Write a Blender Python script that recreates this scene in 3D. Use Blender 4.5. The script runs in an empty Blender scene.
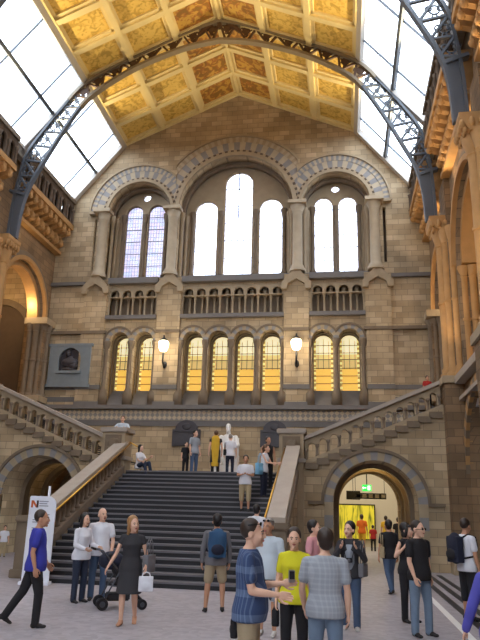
import bpy, bmesh, math, random
from mathutils import Vector, Matrix
random.seed(7)
S = bpy.context.scene
COL = S.collection
PI = math.pi
AX = -4.85          # hall axis in world x
YW = 27.5           # face of the end wall
def V(*a): return Vector(a)

# ------------------------------------------------------------------ materials
def lin(c):
    c /= 255.0
    return c / 12.92 if c <= 0.04045 else ((c + 0.055) / 1.055) ** 2.4
def rgb(r, g, b): return (lin(r), lin(g), lin(b), 1)
def new_mat(name):
    m = bpy.data.materials.new(name); m.use_nodes = True
    nt = m.node_tree; b = nt.nodes['Principled BSDF']
    return m, nt, b
def N(nt, t, **kw):
    n = nt.nodes.new(t)
    for k, v in kw.items():
        if k in n.inputs: n.inputs[k].default_value = v
        else: setattr(n, k, v)
    return n
def world_uv(nt):
    g = N(nt, 'ShaderNodeNewGeometry'); s = N(nt, 'ShaderNodeSeparateXYZ')
    nt.links.new(g.outputs['Position'], s.inputs[0])
    a = N(nt, 'ShaderNodeMath', operation='ADD')
    nt.links.new(s.outputs[0], a.inputs[0]); nt.links.new(s.outputs[1], a.inputs[1])
    c = N(nt, 'ShaderNodeCombineXYZ')
    nt.links.new(a.outputs[0], c.inputs[0]); nt.links.new(s.outputs[2], c.inputs[1])
    return c.outputs[0], s
def plain(name, col, rough=0.8, var=0.12, scale=6.0, metal=0.0, spec=None):
    m, nt, b = new_mat(name)
    tc = N(nt, 'ShaderNodeTexCoord')
    n = N(nt, 'ShaderNodeTexNoise', Scale=scale, Detail=4.0)
    nt.links.new(tc.outputs['Object'], n.inputs['Vector'])
    r = N(nt, 'ShaderNodeMapRange')
    r.inputs[3].default_value = 1 - var * 1.6; r.inputs[4].default_value = 1 + var * 1.6
    nt.links.new(n.outputs['Fac'], r.inputs[0])
    mx = N(nt, 'ShaderNodeVectorMath', operation='SCALE')
    mx.inputs[0].default_value = col[:3]
    nt.links.new(r.outputs[0], mx.inputs['Scale'])
    nt.links.new(mx.outputs[0], b.inputs['Base Color'])
    b.inputs['Roughness'].default_value = rough; b.inputs['Metallic'].default_value = metal
    if spec is not None: b.inputs['Specular IOR Level'].default_value = spec
    return m
def brick(name, c1, c2, mortar, bw=0.52, bh=0.26, rough=0.85):
    m, nt, b = new_mat(name)
    uv, s = world_uv(nt)
    br = N(nt, 'ShaderNodeTexBrick', Scale=1.0)
    br.inputs['Color1'].default_value = c1; br.inputs['Color2'].default_value = c2
    br.inputs['Mortar'].default_value = mortar
    br.inputs['Mortar Size'].default_value = 0.012; br.inputs['Mortar Smooth'].default_value = 0.6
    br.inputs['Brick Width'].default_value = bw; br.inputs['Row Height'].default_value = bh
    nt.links.new(uv, br.inputs['Vector'])
    n = N(nt, 'ShaderNodeTexNoise', Scale=0.9, Detail=5.0)
    g = N(nt, 'ShaderNodeNewGeometry'); nt.links.new(g.outputs['Position'], n.inputs['Vector'])
    r = N(nt, 'ShaderNodeMapRange'); r.inputs[1].default_value = .25; r.inputs[2].default_value = .75
    r.inputs[3].default_value = 0.72; r.inputs[4].default_value = 1.25
    nt.links.new(n.outputs['Fac'], r.inputs[0])
    mx = N(nt, 'ShaderNodeVectorMath', operation='SCALE')
    nt.links.new(br.outputs['Color'], mx.inputs[0]); nt.links.new(r.outputs[0], mx.inputs['Scale'])
    nt.links.new(mx.outputs[0], b.inputs['Base Color'])
    b.inputs['Roughness'].default_value = rough
    bp = N(nt, 'ShaderNodeBump', Strength=0.25, Distance=0.02)
    nt.links.new(br.outputs['Fac'], bp.inputs['Height']); bp.invert = True
    nt.links.new(bp.outputs[0], b.inputs['Normal'])
    return m
def emit(name, col, st):
    m, nt, b = new_mat(name)
    b.inputs['Base Color'].default_value = col
    b.inputs['Emission Color'].default_value = col; b.inputs['Emission Strength'].default_value = st
    return m
M = {}
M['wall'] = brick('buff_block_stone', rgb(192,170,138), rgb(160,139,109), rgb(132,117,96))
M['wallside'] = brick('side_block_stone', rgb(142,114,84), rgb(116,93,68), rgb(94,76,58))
M['wallhigh'] = M['wall']
M['stone'] = plain('buff_terracotta', rgb(164,146,120), .8, .14, 3)
M['stonelight'] = plain('pale_terracotta', rgb(178,162,138), .8, .12, 3)
M['stonegold'] = plain('honey_terracotta', rgb(176,134,84), .75, .16, 3)
M['stonedark'] = plain('brown_terracotta', rgb(120,104,86), .8, .14, 4)
M['blue'] = plain('blue_grey_terracotta', rgb(136,133,132), .8, .12, 4)
M['shadowstone'] = plain('umber_and_shade_stone', rgb(92,76,62), .9, .1, 4)  # umber for dentils; on the balcony parapets the dark tone is painted shade
M['iron'] = plain('painted_blue_grey_iron', rgb(84,90,99), .45, .06, 2)
M['irontan'] = plain('painted_tan_iron', rgb(140,126,104), .5, .08, 2)
M['irondark'] = plain('dark_brown_ironwork', rgb(92,66,46), .6, .1, 3)
M['step'] = plain('dark_slate_step', rgb(36,35,40), .55, .12, 2)
M['nosing'] = plain('pale_step_edge', rgb(104,101,106), .5, .1, 3)  # tread slabs, paler than the risers
M['coping'] = plain('grey_stone_coping', rgb(166,154,142), .6, .1, 3)
M['balustone'] = plain('baluster_stone', rgb(128,112,96), .75, .12, 5)
M['brass'] = plain('polished_brass', rgb(210,165,80), .3, .05, 3, metal=1.0)
M['marble'] = plain('white_marble', rgb(236,234,232), .45, .04, 3)
M['bronze'] = plain('dark_bronze', rgb(60,56,62), .5, .12, 8)
M['slate'] = plain('blue_grey_slate', rgb(112,107,104), .7, .1, 4)
M['tablet'] = plain('blue_grey_tablet', rgb(122,130,136), .7, .1, 4)
M['cream'] = plain('cream_gilt_moulding', rgb(230,210,154), .6, .06, 2)
M['maroon'] = plain('maroon_paint', rgb(140,70,58), .7, .08, 2)
M['whiteframe'] = plain('pale_painted_frame', rgb(196,190,182), .6, .04, 2)
M['black'] = plain('black_gloss', rgb(24,24,26), .4, .05, 3)
M['creamwall'] = plain('cream_plaster', rgb(214,204,182), .8, .03, 1)
M['goldwall'] = plain('ochre_plaster', rgb(190,150,84), .8, .1, 1)
M['whitepaint'] = plain('white_board', rgb(226,228,238), .5, .02, 1)
M['greybar'] = plain('grey_print', rgb(150,150,160), .6, .02, 1)
M['orangeprint'] = plain('orange_print', rgb(200,92,40), .6, .02, 1)
M['darkprint'] = plain('dark_print', rgb(60,40,44), .6, .02, 1)

def floor_mat():
    m, nt, b = new_mat('speckled_grey_terrazzo')
    g = N(nt, 'ShaderNodeNewGeometry')
    n1 = N(nt, 'ShaderNodeTexVoronoi', Scale=9.0); nt.links.new(g.outputs['Position'], n1.inputs['Vector'])
    n2 = N(nt, 'ShaderNodeTexNoise', Scale=.7, Detail=6.0); nt.links.new(g.outputs['Position'], n2.inputs['Vector'])
    r = N(nt, 'ShaderNodeValToRGB'); r.color_ramp.elements[0].color = rgb(148,142,148); r.color_ramp.elements[1].color = rgb(172,166,172)
    r.color_ramp.elements[0].position = .2; r.color_ramp.elements[1].position = .8
    mx = N(nt, 'ShaderNodeMix'); mx.inputs[0].default_value = .5
    nt.links.new(n1.outputs['Color'], mx.inputs[2]); nt.links.new(n2.outputs['Fac'], mx.inputs[3])
    sp = N(nt, 'ShaderNodeSeparateColor'); nt.links.new(n1.outputs['Color'], sp.inputs[0])
    ad = N(nt, 'ShaderNodeMath', operation='MULTIPLY_ADD'); ad.inputs[1].default_value = .5
    nt.links.new(sp.outputs[0], ad.inputs[0])
    hf = N(nt, 'ShaderNodeMath', operation='MULTIPLY'); hf.inputs[1].default_value = .5
    nt.links.new(n2.outputs['Fac'], hf.inputs[0]); nt.links.new(hf.outputs[0], ad.inputs[2])
    nt.links.new(ad.outputs[0], r.inputs[0]); nt.links.new(r.outputs[0], b.inputs['Base Color'])
    b.inputs['Roughness'].default_value = .5
    return m
M['floor'] = floor_mat()
def panel_mat():
    m, nt, b = new_mat('painted_botanical_panel')
    tc = N(nt, 'ShaderNodeTexCoord')
    n = N(nt, 'ShaderNodeTexNoise', Scale=3.6, Detail=3.0, Distortion=1.4); nt.links.new(tc.outputs['Object'], n.inputs['Vector'])
    r = N(nt, 'ShaderNodeValToRGB')
    e = r.color_ramp.elements
    e[0].position = .38; e[0].color = rgb(188,154,74); e[1].position = .54; e[1].color = rgb(226,192,104)
    x = e.new(.45); x.color = rgb(208,170,84)
    nt.links.new(n.outputs['Fac'], r.inputs[0]); nt.links.new(r.outputs[0], b.inputs['Base Color'])
    b.inputs['Roughness'].default_value = .6
    return m
M['panel'] = panel_mat()
def panel2_mat():
    m, nt, b = new_mat('painted_ridge_panel')
    tc = N(nt, 'ShaderNodeTexCoord')
    n = N(nt, 'ShaderNodeTexNoise', Scale=3.0, Detail=3.0, Distortion=1.2); nt.links.new(tc.outputs['Object'], n.inputs['Vector'])
    r = N(nt, 'ShaderNodeValToRGB'); e = r.color_ramp.elements
    e[0].position = .42; e[0].color = rgb(150,112,56); e[1].position = .58; e[1].color = rgb(206,164,80)
    x = e.new(.5); x.color = rgb(178,116,60)
    nt.links.new(n.outputs['Fac'], r.inputs[0]); nt.links.new(r.outputs[0], b.inputs['Base Color'])
    return m
M['panel2'] = panel2_mat()
def clear_glass(name, c1, c2, lead, bw, bh, lw):
    m, nt, b = new_mat(name)
    out = nt.nodes['Material Output']; nt.nodes.remove(b)
    uv, s = world_uv(nt)
    br = N(nt, 'ShaderNodeTexBrick', Scale=1.0); br.offset = 0
    br.inputs['Color1'].default_value = c1; br.inputs['Color2'].default_value = c2; br.inputs['Mortar'].default_value = lead
    br.inputs['Mortar Size'].default_value = lw; br.inputs['Brick Width'].default_value = bw; br.inputs['Row Height'].default_value = bh
    nt.links.new(uv, br.inputs['Vector'])
    t = N(nt, 'ShaderNodeBsdfTransparent'); nt.links.new(br.outputs['Color'], t.inputs[0])
    gl = N(nt, 'ShaderNodeBsdfGlossy'); gl.inputs['Roughness'].default_value = .1
    mx = N(nt, 'ShaderNodeMixShader'); mx.inputs[0].default_value = .05
    nt.links.new(t.outputs[0], mx.inputs[1]); nt.links.new(gl.outputs[0], mx.inputs[2]); nt.links.new(mx.outputs[0], out.inputs[0])
    return m
M['glass'] = clear_glass('pale_leaded_glass', rgb(250,250,255), rgb(235,238,250), rgb(150,150,165), .3, .55, .012)
M['stained'] = clear_glass('pale_stained_glass', (.44,.39,.45,1), (.38,.39,.45,1), (.28,.27,.31,1), .14, .2, .012)
M['sky_glass'] = clear_glass('skylight_glass', rgb(250,252,255), rgb(244,248,255), rgb(225,230,240), 50, 50, .001)
def amber_mat():
    m, nt, b = new_mat('lit_amber_leaded_glass')
    tc = N(nt, 'ShaderNodeTexCoord'); s = N(nt, 'ShaderNodeSeparateXYZ'); nt.links.new(tc.outputs['Object'], s.inputs[0])
    r = N(nt, 'ShaderNodeValToRGB'); r.color_ramp.interpolation = 'CONSTANT'
    e = r.color_ramp.elements
    e[0].position = 0; e[0].color = rgb(236,184,78); e[1].position = .40; e[1].color = rgb(204,174,106)
    x = e.new(.56); x.color = rgb(226,196,120); x = e.new(.66); x.color = rgb(255,240,190)
    mr = N(nt, 'ShaderNodeMapRange'); mr.inputs[1].default_value = 0; mr.inputs[2].default_value = 2.55
    nt.links.new(s.outputs[2], mr.inputs[0]); nt.links.new(mr.outputs[0], r.inputs[0])
    # border of small squares down both sides
    ab = N(nt, 'ShaderNodeMath', operation='ABSOLUTE'); nt.links.new(s.outputs[0], ab.inputs[0])
    gt = N(nt, 'ShaderNodeMath', operation='GREATER_THAN'); gt.inputs[1].default_value = .33; nt.links.new(ab.outputs[0], gt.inputs[0])
    ck = N(nt, 'ShaderNodeTexChecker', Scale=9.0); ck.inputs[1].default_value = rgb(250,226,140); ck.inputs[2].default_value = rgb(170,140,70)
    nt.links.new(tc.outputs['Object'], ck.inputs[0])
    mx = N(nt, 'ShaderNodeMix', data_type='RGBA'); nt.links.new(gt.outputs[0], mx.inputs[0])
    nt.links.new(r.outputs[0], mx.inputs[6]); nt.links.new(ck.outputs[0], mx.inputs[7])
    nt.links.new(mx.outputs[2], b.inputs['Base Color']); nt.links.new(mx.outputs[2], b.inputs['Emission Color'])
    b.inputs['Emission Strength'].default_value = 0.6
    return m
M['amber'] = amber_mat()
def frieze_mat():
    m, nt, b = new_mat('zigzag_frieze')
    g = N(nt, 'ShaderNodeNewGeometry'); s = N(nt, 'ShaderNodeSeparateXYZ'); nt.links.new(g.outputs['Position'], s.inputs[0])
    a = N(nt, 'ShaderNodeMath', operation='PINGPONG'); a.inputs[1].default_value = .11; nt.links.new(s.outputs[0], a.inputs[0])
    z = N(nt, 'ShaderNodeMath', operation='SUBTRACT'); z.inputs[1].default_value = 5.40; nt.links.new(s.outputs[2], z.inputs[0])
    zz = N(nt, 'ShaderNodeMath', operation='PINGPONG'); zz.inputs[1].default_value = .11; nt.links.new(z.outputs[0], zz.inputs[0])
    gt = N(nt, 'ShaderNodeMath', operation='GREATER_THAN'); nt.links.new(a.outputs[0], gt.inputs[0]); nt.links.new(zz.outputs[0], gt.inputs[1])
    mx = N(nt, 'ShaderNodeMix', data_type='RGBA'); nt.links.new(gt.outputs[0], mx.inputs[0])
    mx.inputs[6].default_value = rgb(206,188,158); mx.inputs[7].default_value = rgb(152,146,142)
    nt.links.new(mx.outputs[2], b.inputs['Base Color']); b.inputs['Roughness'].default_value = .8
    return m
M['frieze'] = frieze_mat()

# ------------------------------------------------------------------ mesh helpers
class MB:
    def __init__(s): s.bm = bmesh.new()
    def poly_prism(s, pts3a, pts3b):
        a = [s.bm.verts.new(p) for p in pts3a]; b = [s.bm.verts.new(p) for p in pts3b]
        n = len(a)
        fs = [s.bm.faces.new(a[::-1]), s.bm.faces.new(b)]
        for i in range(n):
            j = (i + 1) % n; fs.append(s.bm.faces.new((a[i], a[j], b[j], b[i])))
        return fs
    def box(s, x0, x1, y0, y1, z0, z1, bev=0):
        fs = s.poly_prism([(x0,y0,z0),(x1,y0,z0),(x1,y1,z0),(x0,y1,z0)], [(x0,y0,z1),(x1,y0,z1),(x1,y1,z1),(x0,y1,z1)])
        if bev:
            es = list({e for f in fs for e in f.edges})
            bmesh.ops.bevel(s.bm, geom=es, offset=bev, segments=2, affect='EDGES')
        return s
    def prism_y(s, pts, y0, y1):   # pts (x,z)
        s.poly_prism([(x,y0,z) for x, z in pts], [(x,y1,z) for x, z in pts]); return s
    def prism_x(s, pts, x0, x1):   # pts (y,z)
        s.poly_prism([(x0,y,z) for y, z in pts], [(x1,y,z) for y, z in pts]); return s
    def rings(s, rs, cap=True):
        vs = [[s.bm.verts.new(p) for p in r] for r in rs]
        n = len(vs[0])
        for k in range(len(vs) - 1):
            for i in range(n):
                j = (i + 1) % n
                s.bm.faces.new((vs[k][i], vs[k][j], vs[k+1][j], vs[k+1][i]))
        if cap:
            s.bm.faces.new(vs[0][::-1]); s.bm.faces.new(vs[-1])
        return s
    def lathe(s, prof, x=0, y=0, z=0, n=12, sx=1, sy=1):   # prof (r,z)
        s.rings([[(x + sx*r*math.cos(2*PI*i/n), y + sy*r*math.sin(2*PI*i/n), z + h) for i in range(n)] for r, h in prof]); return s
    def tube(s, pts, rad, n=8, cap=True):
        pts = [Vector(p) for p in pts]
        if not isinstance(rad, (list, tuple)): rad = [rad] * len(pts)
        rs = []; up = None
        for i, p in enumerate(pts):
            d = (pts[min(i+1, len(pts)-1)] - pts[max(i-1, 0)]).normalized()
            if up is None:
                up = Vector((0,0,1)) if abs(d.z) < .9 else Vector((1,0,0))
            a = d.cross(up)
            if a.length < 1e-4: a = d.cross(Vector((0,1,0)))
            a.normalize(); b = a.cross(d).normalized(); up = b
            rs.append([p + rad[i]*(math.cos(2*PI*k/n)*a + math.sin(2*PI*k/n)*b) for k in range(n)])
        s.rings(rs, cap); return s
    def ball(s, c, rx, ry=None, rz=None, n=12, m=8, rot=None):
        ry = ry or rx; rz = rz or rx
        mat = Matrix.Translation(c) @ (rot.to_4x4() if rot else Matrix.Identity(4)) @ Matrix.Diagonal((rx, ry, rz, 1))
        bmesh.ops.create_uvsphere(s.bm, u_segments=n, v_segments=m, radius=1, matrix=mat); return s
    def bar(s, p, q, w, h=None):     # square bar between two points
        h = h or w
        p = Vector(p); q = Vector(q); d = (q - p).normalized()
        up = Vector((0,0,1)) if abs(d.z) < .95 else Vector((0,1,0))
        a = d.cross(up).normalized(); b = a.cross(d).normalized()
        s.rings([[o + a*w/2*i + b*h/2*j for i, j in ((-1,-1),(1,-1),(1,1),(-1,1))] for o in (p, q)]); return s
    def add_mesh(s, me):
        s.bm.from_mesh(me); return s
    def build(s, name, mat, parent=None, smooth=False, off=None):
        bmesh.ops.recalc_face_normals(s.bm, faces=s.bm.faces[:])
        me = bpy.data.meshes.new(name); s.bm.to_mesh(me); s.bm.free()
        for m in (mat if isinstance(mat, (list, tuple)) else [mat]): me.materials.append(m)
        if smooth: me.shade_smooth()
        o = bpy.data.objects.new(name, me); COL.objects.link(o)
        if parent: o.parent = parent
        if off: o.location = off
        return o
def smooth_by_angle(o, ang=40):
    me = o.data; me.shade_smooth()
    try: me.set_sharp_from_angle(angle=math.radians(ang))
    except Exception: pass
    return o
def link(name, me, parent=None, loc=None):
    o = bpy.data.objects.new(name, me); COL.objects.link(o)
    if parent: o.parent = parent
    if loc: o.location = loc
    return o
def thing(name, label, cat, loc=(0,0,0), rz=0, group=None, kind=None):
    o = bpy.data.objects.new(name, None); COL.objects.link(o)
    o.location = loc; o.rotation_euler = (0,0,rz); o.empty_display_size = .1
    return tag(o, label, cat, group, kind)
def tag(o, label, cat, group=None, kind=None):
    o['label'] = label; o['category'] = cat
    if group: o['group'] = group
    if kind: o['kind'] = kind
    return o
def struct(o, label=None, cat=None):
    o['kind'] = 'structure'
    if label: o['label'] = label; o['category'] = cat
    return o
def arch(c, hw, z0, spring, n=16, r=None):
    """outline of a round-headed opening, (u,z)"""
    r = r or hw
    p = [(c - hw, z0), (c + hw, z0)]
    for i in range(n + 1):
        a = PI * i / n
        p.append((c + hw*math.cos(a), spring + r*math.sin(a)))
    return p
def circle(c, z, r, n=16): return [(c + r*math.cos(2*PI*i/n), z + r*math.sin(2*PI*i/n)) for i in range(n)]
def rect(a, b, c, d): return [(a,c),(b,c),(b,d),(a,d)]
def plate_mesh(outer, holes, t):
    """flat plate in local x,y with holes, thickness t along z (0..t)"""
    cu = bpy.data.curves.new('plate', 'CURVE'); cu.dimensions = '2D'; cu.fill_mode = 'BOTH'; cu.extrude = t/2
    for pts in [outer] + holes:
        sp = cu.splines.new('POLY'); sp.points.add(len(pts) - 1)
        for q, (x, y) in zip(sp.points, pts): q.co = (x, y, 0, 1)
        sp.use_cyclic_u = True
    o = bpy.data.objects.new('plate', cu); COL.objects.link(o)
    dg = bpy.context.evaluated_depsgraph_get(); dg.update()
    me = bpy.data.meshes.new_from_object(o.evaluated_get(dg))
    bpy.data.objects.remove(o); bpy.data.curves.remove(cu)
    return me
def plate_y(outer, holes, y0, y1, x0=0):     # (u,z) outline, standing across the hall
    me = plate_mesh(outer, holes, y1 - y0)
    me.transform(Matrix(((1,0,0,x0),(0,0,1,(y0+y1)/2),(0,1,0,0),(0,0,0,1))))
    return me
def plate_x(outer, holes, x0, x1):           # (y,z) outline, standing along the hall
    me = plate_mesh(outer, holes, abs(x1 - x0))
    me.transform(Matrix(((0,0,1,(x0+x1)/2),(1,0,0,0),(0,1,0,0),(0,0,0,1))))
    return me
def plate_obj(name, me, mat, parent=None):
    b = MB(); b.add_mesh(me); bmesh.ops.remove_doubles(b.bm, verts=b.bm.verts[:], dist=1e-5)
    return b.build(name, mat, parent)
def wedge_ring(c, zc, r0, r1, y0, y1, n, a0=0, a1=PI, lo=-1e9, hi=1e9, ax='y'):
    """list of n wedge block outlines of an arch ring, clipped to lo..hi"""
    out = []
    for i in range(n):
        t0 = a0 + (a1-a0)*i/n; t1 = a0 + (a1-a0)*(i+1)/n
        ts = [t0, (t0+t1)/2, t1]
        p = [(c + r0*math.cos(t), zc + r0*math.sin(t)) for t in ts] + [(c + r1*math.cos(t), zc + r1*math.sin(t)) for t in ts[::-1]]
        cu = sum(q[0] for q in p)/6
        if cu < lo - .25 or cu > hi + .25: continue
        q = [(min(max(u, lo), hi), z) for u, z in p]
        if max(u for u, z in q) - min(u for u, z in q) < .01: continue
        out.append((i, q))
    return out
def ring_mb(mbs, *a, ax='y', x0=0, **k):
    y0, y1 = a[4], a[5]
    for i, q in wedge_ring(*a, **k):
        mb = mbs[i % len(mbs)]
        if ax == 'y': mb.prism_y([(u + x0, z) for u, z in q], y0, y1)
        else: mb.prism_x(q, y0, y1)
# ================================================================== THE HALL
SPR = 15.5
# ---------------- floor
f = MB().box(AX-14, AX+14, -8, 36.5, -.3, 0).build('floor', M['floor']); struct(f, 'pale grey speckled stone floor of the hall', 'floor')
# marble strips let into the floor by the right hand wall
b = MB().box(AX+6.62, AX+6.74, 8, 21.4, 0, .006).build('trim_1', M['marble']); struct(b, 'narrow white strip let into the floor along the right wall', 'floor strip')
b = MB()
for k in range(3): b.box(AX+6.95+k*.3, AX+7.1+k*.3, 8, 21.4, 0, .005)
b = b.build('trim_2', M['step']); struct(b, 'dark bands let into the floor along the right wall', 'floor strip')

# ---------------- end wall
outer = [(-13.3,-.3),(13.3,-.3),(13.3,13.5),(9.5,13.5),(9.5,15.0),(8.45,16.2),(5.76,19.6),(0,22.15),(-5.76,19.6),(-8.45,16.2),(-9.5,15.0),(-9.5,13.5),(-13.3,13.5)]
low_c = [-5.22,-4.06,-1.75,-.583,.583,1.75,4.06,5.22]
holes = [arch(0, 2.75, 12.05, SPR, 28), arch(-4.72, 1.58, 12.05, SPR, 24), arch(4.72, 1.58, 12.05, SPR, 24)]
holes += [rect(-2.36, 2.36, 10.2, 11.55), rect(-5.92, -3.54, 10.2, 11.55), rect(3.54, 5.92, 10.2, 11.55)]
holes += [arch(c, .46, 6.05, 8.98, 14) for c in low_c]
holes += [arch(s*5.75, 1.25, -.1, 2.05, 20) for s in (-1, 1)]
holes += [rect(s*6.9-.07, s*6.9+.07, 12.5, 15.2) for s in (-1, 1)]  # narrow grooves cut to draw the shadow beside the outer columns
WB = plate_obj('wall_back', plate_y(outer, holes, YW, YW+.5, AX), M['wall']); struct(WB, 'buff stone end wall with three great arched windows', 'wall')
def wb(mb, name, mat, smooth=False, off=None): return mb.build(name, mat, WB, smooth, off)
# second order and window tracery, deeper in the wall
h2 = [arch(0, 2.6, 12.05, SPR, 28), arch(-4.72, 1.46, 12.05, SPR, 24), arch(4.72, 1.46, 12.05, SPR, 24)] + [arch(c, .45, 6.05, 8.98, 14) for c in low_c]
plate_obj('inner_arch_order', plate_y(rect(-6.9,6.9,5.9,18.6)[:2] + [(6.9,17.4),(3.2,18.5),(0,18.9),(-3.2,18.5),(-6.9,17.4)], h2, YW+.5, YW+.85, AX), M['stonedark'], WB)
h3 = [arch(0, .68, 12.42, 17.25, 16), arch(-1.6, .55, 12.42, 15.85, 14), arch(1.6, .55, 12.42, 15.85, 14)]
for s in (-1, 1):
    h3 += [arch(s*4.13, .42, 12.42, 15.9, 12), arch(s*5.28, .42, 12.42, 15.9, 12), circle(s*4.705, 16.74, .2)]
h3 += [arch(c, .43, 6.85, 8.98, 14) for c in low_c]
plate_obj('window_tracery', plate_y(rect(-6.9,6.9,5.9,18.6)[:2] + [(6.9,17.4),(3.2,18.5),(0,18.9),(-3.2,18.5),(-6.9,17.4)], h3, YW+.95, YW+1.2, AX), M['stone'], WB)
b = MB()
for c in low_c: b.prism_x([(YW+.02,6.0),(YW+.97,6.0),(YW+.97,6.86),(YW+.9,6.86)], AX+c-.45, AX+c+.45)
wb(b, 'sloping_sill', M['slate'])
b = MB()
for c, w in ((0,2.72),(-4.72,1.56),(4.72,1.56)): b.prism_x([(YW+.02,11.9),(YW+.97,11.9),(YW+.97,12.42),(YW+.85,12.42),(YW+.02,12.08)], AX+c-w, AX+c+w)
wb(b, 'window_sill', M['slate'])
# blank strips behind the arcade
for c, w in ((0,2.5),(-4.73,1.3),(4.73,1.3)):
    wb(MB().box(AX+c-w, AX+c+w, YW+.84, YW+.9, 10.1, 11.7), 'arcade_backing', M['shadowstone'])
# arcade screens
def screen(c, n, pitch):
    w = n*pitch/2
    hs = [arch(c - w + (i+.5)*pitch, pitch*.37, 10.3, 11.26, 10) for i in range(n)]
    plate_obj('arcade_screen', plate_y(rect(c-w-.03, c+w+.03, 11.1, 11.6), [ [(u, max(z, 11.14)) for u, z in h] for h in hs], YW-.02, YW+.2, AX), M['stone'], WB)
    for i in range(n+1):
        u = AX + c - w + i*pitch
        d = MB().lathe([(.09,0),(.09,.06),(.05,.1),(.045,.72),(.055,.74),(.08,.9),(.08,.98)], u, YW+.1, 10.2, 8)
        wb(d, 'colonnette', M['stone'], True)
    for i in range(n):
        u = AX + c - w + (i+.5)*pitch
        d = MB().lathe([(.09,0),(.09,.06),(.06,.1),(.055,.8),(.11,.98),(.11,1.3)], u, YW+.32, 10.2, 8)
        wb(d, 'rear_colonnette', M['stone'], True)
screen(0, 8, .585); screen(-4.73, 4, .58); screen(4.73, 4, .58)
# glass: big daylight windows
wn = [0]
def window(name_mat, outlines, y, label, bars=True, loc=None):
    wn[0] += 1
    me = None; b = MB()
    for o in outlines: b.add_mesh(plate_y(o, [], y, y+.012, AX))
    bmesh.ops.remove_doubles(b.bm, verts=b.bm.verts[:], dist=1e-5)
    o = b.build('window_%d' % wn[0], M[name_mat]); struct(o, label, 'window')
    if bars:
        b = MB()
        for ol in outlines:
            us = [p[0] for p in ol]; zs = [p[1] for p in ol]; u0, u1, z0, z1 = min(us), max(us), min(zs), max(zs)
            if z1 - z0 < 1: continue
            for k in range(1, 6): b.box(AX+u0, AX+u1, y-.03, y-.005, z0+k*(z1-z0)/6-.012, z0+k*(z1-z0)/6+.012)
            if u1 - u0 > 1.2: b.box(AX+(u0+u1)/2-.02, AX+(u0+u1)/2+.02, y-.03, y-.005, z0+.55*(z1-z0), z1)
        b.build('glazing_bar', M['iron'], o)
    return o
yg = YW+1.08
window('glass', [arch(-1.6,.55,12.42,15.85)], yg, 'left round-headed light of the tall central window')
window('glass', [arch(0,.68,12.42,17.25)], yg, 'tallest middle light of the central window')
window('glass', [arch(1.6,.55,12.42,15.85)], yg, 'right round-headed light of the tall central window')
for s, nm, m in ((-1,'left','stained'),(1,'right','glass')):
    for c in sorted((s*4.13, s*5.28)):
        window(m, [arch(c,.42,12.42,15.9)], yg, '%s hand light of the twin arched window on the %s' % ('left' if c == min(s*4.13,s*5.28) else 'right', nm))
    window('glass', [circle(s*4.705,16.74,.2)], yg, 'small round window above the twin lights on the %s' % nm, False)
names = ['outer left pair, left','outer left pair, right','middle four, first from left','middle four, second from left','middle four, third from left','middle four, last on right','outer right pair, left','outer right pair, right']
for c, nm in zip(low_c, names):
    wn[0] += 1
    me = plate_y(arch(0,.43,0,2.13), [], 0, .03, 0)
    o = plate_obj('window_%d' % wn[0], me, M['amber']); o.location = (AX+c, yg, 6.85); struct(o, 'lit amber leaded window, %s' % nm, 'window')
    b = MB()
    for h in (.35,.7,1.05,1.45,1.75,2.1): b.box(-.43,.43,-.03,0,h-.012,h+.012)
    for u in (-.24,0,.24): b.box(u-.01,u+.01,-.03,0,1.0,2.4 if abs(u)<.1 else 2.3)
    b.build('glazing_bar', M['irondark'], o)
wb(MB().box(AX-7.1,AX-6.7,YW+.42,YW+.5,12.4,15.3).box(AX+6.7,AX+7.1,YW+.42,YW+.5,12.4,15.3), 'shade_slit_back', M['shadowstone'])  # dark strips that stand for the shadow of the outer columns
# arch rings
B1, B2, B3, B4 = MB(), MB(), MB(), MB()
ring_mb([B1], 0, SPR, 2.75, 2.93, YW-.12, YW+.1, 24, x0=AX)
ring_mb([B1, B2], 0, SPR, 2.93, 3.06, YW-.06, YW+.1, 64, lo=-2.95, hi=2.95, x0=AX)
ring_mb([B3, B4], 0, SPR, 3.06, 3.5, YW-.03, YW+.1, 37, lo=-2.95, hi=2.95, x0=AX)
ring_mb([B1, B4], 0, SPR, 3.5, 3.78, YW-.05, YW+.1, 75, lo=-2.95, hi=2.95, x0=AX)
ring_mb([B1], 0, SPR, 3.78, 3.88, YW-.12, YW+.1, 40, lo=-2.95, hi=2.95, x0=AX)
for s in (-1, 1):
    lo, hi = (-99, -2.95) if s < 0 else (2.95, 99)
    c = s*4.72
    ring_mb([B1], c, SPR, 1.58, 1.72, YW-.12, YW+.1, 24, x0=AX, lo=lo, hi=hi)
    ring_mb([B1, B2], c, SPR, 1.72, 1.83, YW-.06, YW+.1, 44, x0=AX, lo=lo, hi=hi)
    ring_mb([B3, B4], c, SPR, 1.83, 2.2, YW-.03, YW+.1, 27, x0=AX, lo=lo, hi=hi)
    ring_mb([B4, B3], c, SPR, 2.2, 2.46, YW-.05, YW+.1, 61, x0=AX, lo=lo, hi=hi)
    ring_mb([B1], c, SPR, 2.46, 2.55, YW-.12, YW+.1, 30, x0=AX, lo=lo, hi=hi)
wb(B1, 'arch_moulding', M['stone']); wb(B2, 'dentil_course', M['shadowstone']); wb(B3, 'voussoirs', M['blue']); wb(B4, 'voussoirs', M['stonelight'])
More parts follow.
